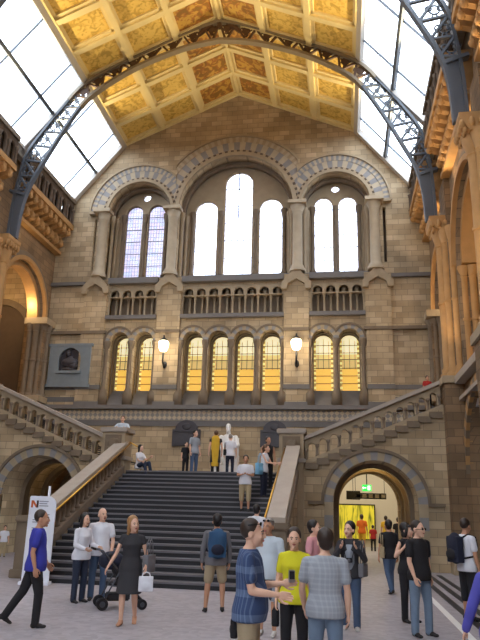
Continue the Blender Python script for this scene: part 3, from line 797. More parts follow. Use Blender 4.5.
def check_cloth(name, base, line, sx, sz, w=.16):
    m, nt, b = new_mat('cloth_'+name)
    tc = N(nt, 'ShaderNodeTexCoord'); s = N(nt, 'ShaderNodeSeparateXYZ'); nt.links.new(tc.outputs['Object'], s.inputs[0])
    a = N(nt, 'ShaderNodeMath', operation='ADD'); nt.links.new(s.outputs[0], a.inputs[0]); nt.links.new(s.outputs[1], a.inputs[1])
    outs = []
    for src, sc in ((a.outputs[0], sx), (s.outputs[2], sz)):
        k = N(nt, 'ShaderNodeMath', operation='MULTIPLY'); k.inputs[1].default_value = sc; nt.links.new(src, k.inputs[0])
        f = N(nt, 'ShaderNodeMath', operation='FRACT'); nt.links.new(k.outputs[0], f.inputs[0])
        l = N(nt, 'ShaderNodeMath', operation='LESS_THAN'); l.inputs[1].default_value = w; nt.links.new(f.outputs[0], l.inputs[0]); outs.append(l)
    ad = N(nt, 'ShaderNodeMath', operation='ADD'); nt.links.new(outs[0].outputs[0], ad.inputs[0]); nt.links.new(outs[1].outputs[0], ad.inputs[1])
    hf = N(nt, 'ShaderNodeMath', operation='MULTIPLY'); hf.inputs[1].default_value = .5; nt.links.new(ad.outputs[0], hf.inputs[0])
    mx = N(nt, 'ShaderNodeMix', data_type='RGBA'); nt.links.new(hf.outputs[0], mx.inputs[0]); mx.inputs[6].default_value = rgb(*base); mx.inputs[7].default_value = rgb(*line)
    nt.links.new(mx.outputs[2], b.inputs['Base Color']); b.inputs['Roughness'].default_value = .85
    return m
SK = {'fair': plain('skin_fair', rgb(222,176,150), .55, .04, 6), 'tan': plain('skin_tan', rgb(190,140,110), .55, .05, 6), 'dark': plain('skin_brown', rgb(140,98,76), .55, .05, 6)}
EYE = plain('eye_dark', rgb(40,30,26), .3, 0); EYEW = plain('eye_white', rgb(206,198,190), .3, 0); LIP = plain('lips', rgb(176,96,88), .5, 0)
HAIRC = {'black': plain('hair_black', rgb(30,24,24), .5, .1, 20), 'dark': plain('hair_dark_brown', rgb(52,38,30), .5, .1, 20), 'brown': plain('hair_brown', rgb(96,66,44), .5, .1, 20), 'fair': plain('hair_fair', rgb(160,118,74), .5, .1, 20), 'grey': plain('hair_grey', rgb(140,134,128), .5, .1, 20)}

def make_head():
    b = MB()
    b.ball((0,.012,.025), .074,.092,.098, 20, 14); b.ball((0,-.03,-.022), .062,.07,.098, 20, 14)
    b.ball((0,-.035,-.075), .048,.05,.042); b.ball((0,-.078,-.098), .02,.018,.018)
    b.tube([(0,-.088,.022),(0,-.104,-.012),(0,-.108,-.03)], [.008,.011,.014], 8); b.ball((0,-.106,-.03), .015,.013,.011)
    for s in (-1, 1):
        b.ball((s*.075,.015,-.01), .012,.024,.034); b.ball((s*.03,-.082,.022), .024,.012,.008); b.ball((s*.036,-.072,-.03), .022,.02,.022)
    me = vox(b, .007, 3)
    h = bmesh.new(); h.from_mesh(me)
    def feat(fn, idx):
        k = MB(); fn(k); k.bm.faces.ensure_lookup_table()
        for f in k.bm.faces: f.material_index = idx; f.smooth = True
        t = bpy.data.meshes.new('t'); k.bm.to_mesh(t); k.bm.free(); h.from_mesh(t); bpy.data.meshes.remove(t)
    for s in (-1, 1):
        feat(lambda k: k.ball((s*.03,-.083,.002), .013,.009,.0062), 2)
        feat(lambda k: k.ball((s*.03,-.089,.002), .007,.006,.007), 1)
        feat(lambda k: k.tube([(s*.014,-.094,.02),(s*.032,-.092,.027),(s*.048,-.08,.02)], .0045, 6), 1)
    feat(lambda k: k.ball((0,-.097,-.056), .024,.008,.0055), 3)
    feat(lambda k: k.ball((0,-.095,-.064), .019,.008,.006), 3)
    out = bpy.data.meshes.new('head'); h.to_mesh(out); h.free(); return out
def make_hand():
    b = MB()
    b.ball((0,0,-.012), .02,.026,.03); b.ball((0,0,-.05), .016,.04,.046); b.ball((-.004,-.022,-.04), .016,.02,.034)
    for y, L, z in ((-.031,.072,-.084),(-.0105,.08,-.09),(.0105,.075,-.088),(.03,.058,-.08)):
        p = Vector((0,y,z+.012)); pts = [p.copy()]
        for k, a in enumerate((.25,.6,.95)):
            p = p + Vector((-math.sin(a),(y*.35),-math.cos(a))) * L * (.42,.32,.26)[k]; pts.append(p.copy())
        chain(b, pts, [.0098,.0092,.0085,.0075], 8)
    chain(b, [(-.006,-.03,-.025),(-.014,-.054,-.05),(-.02,-.062,-.078),(-.026,-.06,-.098)], [.013,.0115,.0105,.009], 8)
    return vox(b, .0052, 1)
HEAD, HAND = make_head(), make_hand()
def make_hair(style):
    b = MB()
    if style == 'crop': b.ball((0,.03,.042), .083,.095,.1, 18, 12)
    else: b.ball((0,.036,.046), .09,.1,.104, 18, 12)
    if style in ('short','bun','pony','long','bob'): b.ball((0,.05,-.02), .076,.06,.07)
    if style == 'bun': b.ball((0,.085,.085), .042,.04,.042)
    if style == 'pony': chain(b, [(0,.1,.05),(0,.135,.0),(0,.125,-.1)], [.032,.034,.016])
    if style == 'long':
        b.ball((0,.055,-.07), .08,.055,.09); b.ball((0,.062,-.15), .078,.04,.09); b.ball((0,.06,-.22), .06,.03,.07)
        for s in (-1,1): chain(b, [(s*.07,.0,.02),(s*.078,.01,-.06),(s*.07,.02,-.15)], [.026,.028,.022])
    if style == 'bob':
        b.ball((0,.05,-.07), .082,.055,.06)
        for s in (-1,1): chain(b, [(s*.07,-.02,.03),(s*.08,-.005,-.05),(s*.074,.01,-.1)], [.026,.03,.024])
        b.ball((0,-.055,.072), .06,.032,.026)
    return vox(b, .009, 2)
HAIR = {s: make_hair(s) for s in ('crop','short','bun','pony','long','bob')}
MALE = dict(sh=.188, hip=.088, rings=[(-.12,.158,.118,0),(-.02,.165,.118,0),(.13,.148,.106,0),(.24,.155,.108,0),(.34,.17,.116,0),(.43,.158,.1,.0),(.485,.115,.08,.008),(.515,.078,.066,.012),(.535,.058,.056,.012)])
FEM = dict(sh=.162, hip=.086, rings=[(-.12,.165,.122,0),(-.03,.172,.122,0),(.13,.128,.096,0),(.24,.134,.104,-.004),(.33,.15,.122,-.012),(.42,.138,.09,.0),(.475,.1,.07,.008),(.51,.066,.06,.012),(.535,.05,.05,.012)])
ARM0 = {'L': ((.2,.0,-1),(.05,.22,-1)), 'R': ((.2,.0,-1),(.05,.22,-1))}
LEG0 = {'L': ((.05,.03,-1),(.0,-.04,-1)), 'R': ((.05,.03,-1),(.0,-.04,-1))}
WALK = {'L': ((.03,.34,-1),(.0,-.02,-1)), 'R': ((.03,-.18,-1),(.0,-.5,-1))}
WALK2 = {'R': ((.03,.34,-1),(.0,-.02,-1)), 'L': ((.03,-.18,-1),(.0,-.5,-1))}
PEOPLE = []
def person(x, y, H, yaw, label, z=0, arms=None, legs=None, lean=0, head=(0,0), fem=False, skin='fair', hair=('short','dark'),
           top=('tee',None), bottom=('trousers',None), shoe=None, belly=0, wide=1.0, far=False, extra=None, cat='person', group=None):
    """one figure, built facing -Y in its own frame, feet on z=0, then turned by yaw degrees"""
    s = H/1.75; D = FEM if fem else MALE; vx = .021 if far else .0135
    A = dict(ARM0); A.update(arms or {}); Lg = dict(LEG0); Lg.update(legs or {})
    P = Vector((0,0,.93)); up = Vector((0,-math.sin(math.radians(lean)),math.cos(math.radians(lean)))); fw = Vector((0,-up.z,up.y))
    J = {}
    vec = lambda v, sg: Vector((sg*v[0], -v[1], v[2])).normalized()
    for k, sg in (('L',1),('R',-1)):
        sh = P + up*.45 + Vector((sg*D['sh']*wide,0,0)); el = sh + vec(A[k][0],sg)*.295; wr = el + vec(A[k][1],sg)*.25
        hp = P + Vector((sg*D['hip'],0,-.03)); kn = hp + vec(Lg[k][0],sg)*.415; an = kn + vec(Lg[k][1],sg)*.405
        J[k] = (sh, el, wr, hp, kn, an, vec(A[k][1],sg))
    dz = -(min(J['L'][5].z, J['R'][5].z) - .085)
    mv = Vector((0,0,dz))
    P = P + mv
    J = {k: tuple(q + mv for q in v[:6]) + (v[6],) for k, v in J.items()}
    NB = P + up*.53
    hc = NB + up*.125 + fw*.028
    hy, hp_ = (math.radians(a) for a in head)
    HR = Matrix.Rotation(hy,4,'Z') @ Matrix.Rotation(hp_,4,'X')
    HM = Matrix.Translation(hc) @ HR @ Matrix.Scale(1.06, 4)
    def torso(b, add, h0=-9, h1=9, flare=0):
        rs = []
        for h, rx, ry, oy in D['rings']:
            if h < h0 - 1e-6 or h > h1 + 1e-6: continue
            k = math.exp(-((h-.1)/.13)**2)*belly
            c = P + up*h + Vector((0,oy,0)) - Vector((0,k*.6,0))
            e = flare if h < 0 else 0
            rs.append([c + Vector((math.cos(t)*(rx*wide+add+e+k*.3),0,0)) - fw*(math.sin(t)*(ry+add+e+k*.6)) for t in [2*PI*i/20 for i in range(20)]])
        b.rings(rs)
    # ---- body: one continuous surface
    b = MB(); torso(b, -.006)
    chain(b, [NB-up*.04, NB+up*.05+fw*.012, NB+up*.09+fw*.02], [.056,.052,.052])
    for k in 'LR':
        sh, el, wr, hp2, kn, an, fd = J[k]; tm = .86 if fem else 1
        chain(b, [P+up*.43+Vector(((sh.x)*.5,0,0)), sh-up*.02, sh.lerp(el,.45), el, el.lerp(wr,.28), wr], [.045*tm,.044*tm,.045*tm,.037*tm,.04*tm,.025*tm])
        chain(b, [hp2, hp2.lerp(kn,.35), kn, kn.lerp(an,.3), an], [.092,.082,.054,.054,.034])
        fwd = Vector((.12*(1 if k=='L' else -1),-1,0)).normalized()
        FT = Matrix.Rotation(max(0, min(1.0, (an.y-kn.y)*2.2)), 3, 'X')
        chain(b, [an+FT@Vector((0,.02,-.05)), an+FT@(fwd*.06+Vector((0,0,-.05))), an+FT@(fwd*.13+Vector((0,0,-.06)))], [.03,.032,.02])
    body = vox(b, vx, 2)
    bb = bmesh.new(); bb.from_mesh(body); bpy.data.meshes.remove(body)
    t = HEAD.copy(); t.transform(HM); bb.from_mesh(t); bpy.data.meshes.remove(t)
    for k, sg in (('L',1),('R',-1)):
        wr, fd = J[k][2], J[k][6]
        zz = -fd; yy = Vector((0,1,0)) - zz*zz.y
        if yy.length < .3: yy = Vector((0,0,1)) - zz*zz.z
        yy.normalize(); xx = yy.cross(zz)
        m3 = Matrix((xx*sg*1.0, yy, zz)).transposed().to_4x4()
        t = HAND.copy(); t.transform(Matrix.Translation(wr - fd*.01) @ m3)
        if sg < 0: t.flip_normals()
        bb.from_mesh(t); bpy.data.meshes.remove(t)
    me = bpy.data.meshes.new('person'); bb.to_mesh(me); bb.free(); me.shade_smooth()
    for m in (SK[skin], EYE, EYEW, LIP): me.materials.append(m)
    sc = Matrix.Scale(s, 4); me.transform(sc)
    root = link('person', me, None, (x,y,z)); root.rotation_euler = (0,0,math.radians(yaw))
    tag(root, label, cat, group or 'visitors in the hall')
    def part(name, mesh, mat):
        mesh.transform(sc); mesh.materials.append(mat); return link(name, mesh, root)
    # ---- hair
    if hair:
        t = HAIR[hair[0]].copy(); t.transform(HM); part('hair', t, HAIRC[hair[1]])
    # ---- lower clothes
    kind, mat = bottom
    if kind in ('trousers','shorts','cropped'):
        b = MB(); torso(b, .012, -.12, .14)
        for k in 'LR':
            hp2, kn, an = J[k][3:6]
            if kind == 'trousers': chain(b, [hp2, hp2.lerp(kn,.4), kn, kn.lerp(an,.4), an+Vector((0,.0,-.02))], [.102,.094,.072,.066,.062])
            elif kind == 'cropped': chain(b, [hp2, hp2.lerp(kn,.4), kn, kn.lerp(an,.32)], [.104,.098,.082,.076])
            else: chain(b, [hp2, hp2.lerp(kn,.4), hp2.lerp(kn,.82)], [.104,.1,.09])
        part('trousers' if kind == 'trousers' else 'shorts', vox(b, vx, 2), mat)
    # ---- upper clothes
    kind, mat = top
    b = MB(); fl = .024 if kind in ('tee','long') else .012
    torso(b, .02, -.12, .52, fl)
    for k in 'LR':
        sh, el, wr = J[k][:3]; a0 = P+up*.44+Vector((sh.x*.5,0,0))
        if kind == 'tee': chain(b, [a0, sh-up*.015, sh.lerp(el,.62)], [.066,.063 if not fem else .054,.064 if not fem else .05])
        elif kind == 'long': chain(b, [a0, sh-up*.015, el, el.lerp(wr,.9)], [.066,.063 if not fem else .054,.052,.042])
        elif kind == 'dress': chain(b, [a0, sh-up*.01, sh.lerp(el,.3)], [.056,.052,.054])
        else: chain(b, [a0, sh.lerp(a0,.3)-up*.01], [.06,.052])
    if kind == 'dress':
        kl, kr = J['L'][4], J['R'][4]; c = (kl+kr)/2
        hips = P + Vector((0,0,-.05)); rs = []
        for f_, rx, ry in ((0,.185,.14),(.5,.2,.16),(1.0,.215,.18)):
            cc = hips.lerp(c, f_); sp = abs(kl.y-kr.y)*.5*f_
            rs.append([cc + Vector((math.cos(t)*rx, math.sin(t)*(ry+sp*.5), 0)) for t in [2*PI*i/24 for i in range(24)]])
        b.rings(rs)
    part('dress' if kind == 'dress' else 'shirt', vox(b, vx, 3), mat)
    # ---- shoes
    if shoe:
        for k, sg in (('L',1),('R',-1)):
            an, kn = J[k][5], J[k][4]
            tilt = max(0, min(1.0, (an.y-kn.y)*2.2))
            R3 = Matrix.Rotation(tilt,4,'X') @ Matrix.Rotation(.12*sg,4,'Z')
            b = MB()
            b.ball((0,.025,-.045), .038,.046,.042); b.ball((0,-.05,-.048), .042,.07,.036); b.ball((0,-.115,-.058), .042,.06,.027)
            b.tube([(0,.0,-.05),(0,.005,.0)], [.04,.042], 12)
            t = vox(b, .012, 2)
            for v in t.vertices: v.co.z = max(v.co.z, -.083)
            t.transform(Matrix.Translation(an) @ R3); part('shoe', t, shoe)
    info = dict(root=root, J=J, P=P, NB=NB, HM=HM, s=s, up=up, fw=fw, part=part, vx=vx, torso=torso)
    PEOPLE.append(info)
    return info
def glasses(i, onhead, mat, name='sunglasses'):
    b = MB(); z, y = (.085,-.068) if onhead else (.004,-.1)
    for s in (-1,1):
        b.ball((s*.034,y,z), .026,.008,.018); b.tube([(s*.058,y+.004,z),(s*.082,y+.06,z-.005),(s*.08,y+.11,z-.012)], .004, 6)
    b.tube([(-.012,y-.002,z),(.012,y-.002,z)], .004, 6)
    me = bpy.data.meshes.new(name); bmesh.ops.recalc_face_normals(b.bm, faces=b.bm.faces[:]); b.bm.to_mesh(me); b.bm.free()
    me.transform(i['HM']); i['part'](name, me, mat)
def at(i, p):
    """a point of the person's own frame (unscaled) in the world"""
    r = i['root']
    return Matrix.Translation(r.location) @ Matrix.Rotation(r.rotation_euler.z, 4, 'Z') @ (Vector(p)*i['s'])
def figure_blob(x, y, z):
    """the seated marble man"""
    b = MB()
    def ring(h, rx, ry, oy=0): return [(rx*math.cos(t), oy+ry*math.sin(t), h) for t in [2*PI*k/18 for k in range(18)]]
    b.rings([ring(.9,.26,.2,.05), ring(1.1,.25,.19,.08), ring(1.35,.27,.19,.1), ring(1.52,.24,.16,.1), ring(1.6,.12,.1,.08)])
    chain(b, [(0,.08,1.55),(0,.04,1.72)], [.09,.08])
    b.ball((0,.02,1.86), .105,.13,.15); b.ball((0,-.07,1.74), .075,.06,.12); b.ball((0,-.11,1.85), .02,.03,.035)
    for s in (-1,1):
        chain(b, [(s*.27,.1,1.48),(s*.37,.0,1.2),(s*.25,-.25,1.08)], [.1,.085,.06]); b.ball((s*.22,-.32,1.06), .05,.08,.04)
        chain(b, [(s*.14,.05,.98),(s*.17,-.42,.98),(s*.16,-.45,.6),(s*.16,-.42,.5)], [.14,.115,.085,.07])
        b.ball((s*.17,-.52,.47), .06,.13,.05)
    b.rings([ring(.45,.36,.2,.1), ring(.7,.36,.22,.08), ring(1.0,.33,.24,.02)])
    me = vox(b, .02, 2); me.transform(Matrix.Translation((x,y,z)) @ Matrix.Scale(1.1,4)); return me
# ================================================================== FIXTURES
# wall lanterns on the inner pilasters
for s, nm in ((-1,'left'),(1,'right')):
    x = AX+s*2.95; y = YW-.52
    T = thing('wall_lantern', 'lit white globe lantern on an iron bracket, on the %s of the four amber windows' % nm, 'lamp', (x, YW-.14, 8.0), 0, 'wall lanterns')
    ch(MB().tube([(x,YW-.14,7.85),(x,YW-.3,7.7),(x,y,7.9),(x,y,8.35)], .04).ball((x,YW-.16,7.85),.1,.05,.16).build('bracket', M['black'], None, True), T)
    ch(MB().lathe([(.06,0),(.16,.06),(.22,.22),(.24,.42),(.18,.5)], x, y, 8.35, 12).build('globe', emit('lantern_glow', rgb(255,240,205), 5.0), None, True), T)
    ch(MB().lathe([(.2,0),(.12,.1),(.04,.16),(.03,.26)], x, y, 8.85, 10).build('finial', M['black'], None, True), T)
    l = bpy.data.lights.new('lantern_light', 'POINT'); l.energy = 60; l.color = (1,.82,.55); l.shadow_soft_size = .2
    o = bpy.data.objects.new('lantern_light', l); COL.objects.link(o); o.location = (x, y-.45, 8.6)
# bronze memorial plaques on the landing wall
for s, nm in ((-1,'left'),(1,'right')):
    c = AX+s*1.92+.1
    T = plate_obj('memorial_plaque', plate_y([(c-.62,4.28),(c+.62,4.28),(c+.62,5.0)]+[(c+.5*math.cos(PI*i/10), 5.0+.4*math.sin(PI*i/10)) for i in range(11)]+[(c-.62,5.0)], [], YW-.1, YW, 0), M['bronze'])
    tag(T, 'dark arched memorial plaque on the landing wall, %s of the statue' % nm, 'plaque', 'memorial plaques on the landing wall')
    b = MB(); b.box(c-.54,c+.54,YW-.14,YW-.1,4.32,4.38).box(c-.54,c+.54,YW-.14,YW-.1,4.9,4.95); b.ball((c, YW-.1, 5.12), .2, .04, .15)
    b.build('relief', M['bronze'], T)
# memorial niche with a seated figure on the left
c = AX-7.43
T = plate_obj('memorial_tablet', plate_y(rect(c-.98,c+.98,6.9,8.78), [arch(c,.54,7.5,8.12,14)], YW-.24, YW, 0), M['tablet'])
tag(T, 'blue grey memorial tablet with a bust in an arched niche, left of the amber windows', 'memorial')
for nm, q in (('cornice',(c-1.06,c+1.06,YW-.26,YW,8.74,8.86)),('sill',(c-1.04,c+1.04,YW-.26,YW,6.84,6.98)),('inscription_panel',(c-.62,c+.62,YW-.25,YW-.19,7.05,7.4)),('ledge',(c-.6,c+.6,YW-.34,YW-.2,7.46,7.58))): MB().box(*q).build(nm, M['tablet'], T)
MB().box(c-.56,c+.56,YW-.03,YW-.005,7.45,8.7).build('niche_back', M['bronze'], T)
d = MB().lathe([(.3,0),(.28,.08),(.12,.14),(.1,.2),(.3,.3),(.32,.42),(.24,.54),(.09,.6),(.1,.66)], c, YW-.16, 7.6, 12, 1.3, .5)
d.ball((c-.12,YW-.17,8.4),.12,.12,.16).ball((c+.2,YW-.2,7.8),.22,.12,.16)
ch(d.build('bust', M['bronze'], None, True), T)
# seated marble statue
def statue():
    x, y, z = AX+.18, 26.5, LZ
    T = thing('statue', 'white marble statue of a seated bearded man on the landing', 'statue', (x, y, z))
    ch(MB().box(x-.62,x+.62,y-.75,y+.6,z,z+.12,.02).box(x-.56,x+.56,y-.68,y+.55,z+.12,z+.42,.02).build('plinth', M['marble']), T)
    b = MB()
    b.box(x-.42,x+.42,y-.05,y+.45,z+.42,z+.95,.03).box(x-.4,x+.4,y+.33,y+.45,z+.9,z+1.7,.05)
    ch(b.build('chair', M['marble']), T)
    me = figure_blob(x, y, z)
    o = link('seated_figure', me); o.data.materials.append(M['marble']); ch(o, T)
    # carved letters band left blank on the plinth front
statue()
# white information board
def board():
    x, y = -6.9, 14.7
    T = thing('information_board', 'tall white information board with rounded corner, behind the man in the blue polo shirt', 'sign', (x, y, 0), math.radians(8))
    pts = [(-.31,.06),(.31,.06),(.31,1.66)] + [(.11+.2*math.cos(PI/2*i/6), 1.72+.2*math.sin(PI/2*i/6)) for i in range(7)] + [(-.29,1.92),(-.31,1.9)]
    plate_obj('panel', plate_y(pts, [], -.02, .02, 0), M['whitepaint'], T)
    MB().box(-.34,.34,-.14,.14,0,.07,.01).build('foot', M['whitepaint'], T)
    MB().tube([(.1,.05,.05),(.1,.05,2.15)], .03).build('pole', M['whitepaint'], T, True)
    def bars(lst, mat, name):
        b = MB()
        for u0,u1,z in lst: b.box(u0,u1,-.026,-.018,z,z+.022)
        b.build(name, mat, T)
    # letter N of the logo
    b = MB()
    b.prism_y([(-.27,1.66),(-.225,1.66),(-.225,1.82),(-.27,1.82)], -.028, -.018)
    b.prism_y([(-.27,1.82),(-.215,1.82),(-.10,1.66),(-.155,1.66)], -.028, -.018)
    b.build('logo_letter', M['orangeprint'], T)
    MB().prism_y([(-.145,1.66),(-.10,1.66),(-.10,1.82),(-.145,1.82)], -.029, -.018).build('logo_letter', M['darkprint'], T)
    for q in [(-.08,.13,1.79),(-.08,.10,1.74),(-.08,.13,1.69)]: bars([q], M['greybar'], 'logo_text')
    for q in [(-.14,.18,1.5),(-.2,.05,1.38),(-.2,-.02,1.33),(-.2,.06,1.2),(-.2,0,1.15),(-.2,.02,.98),(-.2,-.03,.93)]: bars([q], M['greybar'], 'text_line')
board()
# signs and picture in the room beyond the right tunnel
def pic_mat():
    m, nt, b = new_mat('yellow_green_picture')
    tc = N(nt, 'ShaderNodeTexCoord'); mp = N(nt, 'ShaderNodeMapping'); mp.inputs['Scale'].default_value = (3.2,1,.5)
    nt.links.new(tc.outputs['Object'], mp.inputs[0])
    n = N(nt, 'ShaderNodeTexNoise', Scale=2.0, Detail=4.0, Distortion=.6); nt.links.new(mp.outputs[0], n.inputs['Vector'])
    r = N(nt, 'ShaderNodeValToRGB'); e = r.color_ramp.elements
    e[0].position = .32; e[0].color = rgb(104,110,24); e[1].position = .52; e[1].color = rgb(222,206,56)
    nt.links.new(n.outputs['Fac'], r.inputs[0]); nt.links.new(r.outputs[0], b.inputs['Base Color']); nt.links.new(r.outputs[0], b.inputs['Emission Color'])
    b.inputs['Emission Strength'].default_value = .32  # emission added to brighten a printed poster
    return m
o = MB().box(-1.1,1.1,-.03,.03,0,1.72).build('glow_poster', pic_mat()); o.location = (AX+5.35, 36.9, .4); tag(o, 'yellow green poster with added glow on the cream wall past the right tunnel', 'picture')
plate_obj('frame', plate_y(rect(-1.16,1.16,-.06,1.78), [rect(-1.1,1.1,0,1.72)], -.05, .0), M['black'], o)
T = thing('exit_sign', 'small lit green exit sign hanging past the right tunnel', 'sign', (AX+5.82, 28.6, 2.62))
MB().box(-.19,.19,-.04,.04,0,.26).build('lit_panel', emit('exit_green', rgb(40,190,70), 1.6), T)
MB().box(-.02,.02,-.02,.02,.26,2.1).build('hanger', M['black'], T)
b = MB().box(-.14,-.02,-.05,-.03,.11,.15).prism_y([(-.14,.06),(-.14,.2),(-.19,.13)], -.05, -.03)
b.box(.03,.14,-.05,-.03,.04,.22); b.build('running_figure_symbol', emit('sign_white', rgb(220,255,220), 1.6), T)
T = thing('direction_sign', 'dark hanging sign with a row of pale square symbols', 'sign', (AX+5.95, 28.62, 2.3))
MB().box(-.68,.66,-.03,.03,0,.24).build('panel', M['black'], T)
b = MB()
for k in range(5): b.box(-.58+k*.26,-.42+k*.26,-.04,-.03,.05,.19)
b.build('symbols', M['creamwall'], T)
MB().box(-.62,-.6,-.01,.01,.24,2.4).box(.58,.6,-.01,.01,.24,2.4).build('hanger', M['black'], T)
T = thing('hanging_screen', 'black screen hanging left of the exit sign', 'screen', (AX+5.24, 28.64, 2.26))
MB().box(-.28,.3,-.06,.06,0,.36,.01).build('casing', M['black'], T)
MB().box(-.01,.01,-.01,.01,.36,2.4).build('hanger', M['black'], T)

# ================================================================== LIGHT
w = bpy.data.worlds.new('World'); S.world = w; w.use_nodes = True
wt = w.node_tree; bg = wt.nodes['Background']; bg.inputs[1].default_value = 5.0
tcw = N(wt, 'ShaderNodeTexCoord'); spw = N(wt, 'ShaderNodeSeparateXYZ'); wt.links.new(tcw.outputs['Generated'], spw.inputs[0])
rw = N(wt, 'ShaderNodeValToRGB'); rw.color_ramp.elements[0].position = .47; rw.color_ramp.elements[0].color = (.05,.045,.04,1); rw.color_ramp.elements[1].position = .53; rw.color_ramp.elements[1].color = (.84,.92,1,1)
mw = N(wt, 'ShaderNodeMapRange'); mw.inputs[1].default_value = -1; mw.inputs[2].default_value = 1
wt.links.new(spw.outputs[2], mw.inputs[0]); wt.links.new(mw.outputs[0], rw.inputs[0]); wt.links.new(rw.outputs[0], bg.inputs[0])
def area(name, loc, rot, sx, sy, e, col):
    l = bpy.data.lights.new(name, 'AREA'); l.shape = 'RECTANGLE'; l.size = sx; l.size_y = sy; l.energy = e; l.color = col
    o = bpy.data.objects.new(name, l); COL.objects.link(o); o.location = loc; o.rotation_euler = rot; return o
def point(name, loc, e, col=(1,.72,.38), r=.15):
    l = bpy.data.lights.new(name, 'POINT'); l.energy = e; l.color = col; l.shadow_soft_size = r
    o = bpy.data.objects.new(name, l); COL.objects.link(o); o.location = loc; return o
def spot(name, loc, aim, e, col=(1,.7,.36), ang=70, r=.15):
    l = bpy.data.lights.new(name, 'SPOT'); l.energy = e; l.color = col; l.spot_size = math.radians(ang); l.spot_blend = .7; l.shadow_soft_size = r
    o = bpy.data.objects.new(name, l); COL.objects.link(o); o.location = loc
    o.rotation_euler = (Vector(aim)-Vector(loc)).to_track_quat('-Z','Y').to_euler(); return o
WARM = (1,.74,.42)
# ceiling uplights along both ledges
for sd in (-1, 1):
    for y in (23.6, 19.0, 14.6, 9):
        o = spot('ceiling_uplight', (AX+sd*7.9, y, 16.3), (AX+sd*2.0, y-1.5, 21.0), 1300, (1,.78,.42), 80)
    # gallery lamps behind the arches
    for y in (24.9, 19.1, 13): point('gallery_lamp', (AX+sd*11.2, y, 11.3), 90)
    point('respond_lamp', (AX+sd*9.25, 26.3, 10.45), 40)
    for yp in PY:
        e = 120 if sd > 0 else 34
        spot('pier_uplight', (AX+sd*7.9, yp-1.1, 6.3), (AX+sd*8.6, yp-.2, 11), e*1.4, WARM, 60)
        spot('corbel_uplight', (AX+sd*8.2, yp-1.4, 12.3), (AX+sd*8.6, yp-3, 14.4), e, WARM, 110)
        spot('corbel_uplight', (AX+sd*8.2, yp+1.4, 12.3), (AX+sd*8.6, yp+3, 14.4), e*.7, WARM, 110)
for sd in (-1, 1):
    point('tunnel_lamp', (AX+sd*5.87, 24.8, 2.9), 4 if sd < 0 else 30, (1,.7,.25))
area('room_light', (AX+5.8, 32.5, 4.6), (0,0,0), 5, 7, 190, (1,.92,.76))
area('room_light', (AX-5.8, 30, 4.6), (0,0,0), 4, 3, 25, (1,.68,.3))

# ================================================================== CAMERA
n_ = lambda v: Vector(v).normalized()
Yc = n_((104,-192,-645)); Xc = Vector((4140,75,645)).normalized(); Xc = (Xc - Yc*Xc.dot(Yc)).normalized(); Zc = Xc.cross(Yc)
rot = Matrix((Xc, Yc, Zc))          # rows: world axes in camera space -> camera axes as columns
cd = bpy.data.cameras.new('Camera'); cam = bpy.data.objects.new('Camera', cd); COL.objects.link(cam)
cam.matrix_world = Matrix.Translation((0,0,1.75)) @ rot.to_4x4()
cd.sensor_fit = 'AUTO'; cd.sensor_width = 36; cd.lens = 645/640*36; cd.clip_end = 200
S.camera = cam
vs = S.view_settings; vs.view_transform = 'Standard'; vs.look = 'None'; vs.gamma = 1; vs.use_curve_mapping = False; vs.exposure = 0.4
S.cycles.max_bounces = 8; S.cycles.diffuse_bounces = 5; S.cycles.transparent_max_bounces = 8
S.cycles.sample_clamp_indirect = 6
# ================================================================== THE VISITORS
C = dict(polo=cloth('blue_polo',(54,58,160)), black=cloth('black',(30,28,32)), white=cloth('white',(222,222,230)), offwhite=cloth('pale_blue_white',(196,206,216)),
         jeans=cloth('jeans',(70,88,116),.12), darkjeans=cloth('dark_jeans',(38,46,66),.1), palejeans=cloth('faded_jeans',(112,130,152),.12), khaki=cloth('khaki',(164,146,118)), grey=cloth('grey',(112,110,114)),
         yellow=cloth('yellow',(214,206,34)), charcoal=cloth('charcoal',(50,48,52)), orange=cloth('orange',(220,110,30)), red=cloth('red',(176,44,40)), purple=cloth('violet_blue',(86,84,176)),
         gold=cloth('golden',(214,172,50)), greytop=cloth('pale_grey',(150,156,166)), shoe=cloth('shoe_dark',(44,40,40)), trainer=cloth('shoe_pale',(196,192,188)), nude=cloth('shoe_tan',(200,150,120)), skyblue=cloth('sky_blue',(120,178,214)), backpack=cloth('backpack_blue',(44,78,112)), navy=cloth('navy',(28,32,52)), beige=cloth('beige',(176,156,122)), pink=cloth('pink',(214,150,156)))
PLAID = check_cloth('blue_plaid', (56,74,112), (108,126,158), 20, 5, .3); GPLAID = check_cloth('grey_check', (156,160,168), (172,176,183), 20, 20, .35)
STRIPE = check_cloth('striped_shorts', (70,74,88), (190,194,202), .001, 9, .3)
GLASS = plain('dark_lens', rgb(20,22,28), .15, 0)
DOWN = ((.14,.0,-1),(.02,.12,-1))
p1 = person(-4.62, 9.8, 1.69, 118, 'man in a blue polo shirt and black trousers striding past the white board', arms={'R': ((.15,-.25,-1),(.0,.25,-1)), 'L': ((.2,.2,-1),(.05,.7,-1))},
    legs={'R': ((.03,.22,-1),(0,-.02,-1)), 'L': ((.05,-.35,-1),(0,-.7,-1))}, hair=('crop','dark'), top=('tee',C['polo']), bottom=('trousers',C['black']), shoe=C['shoe'], skin='tan', belly=.03, head=(-10,0))
p2 = person(-4.95, 12.42, 1.62, 62, 'woman in a loose white top and dark jeans beside the bald man', arms={'R': ((.15,.15,-1),(-.3,1,-.3)), 'L': ((.2,.2,-1),(-.2,1,-.15))}, fem=True, hair=('long','black'), top=('long',C['white']), bottom=('trousers',C['darkjeans']), shoe=C['shoe'])
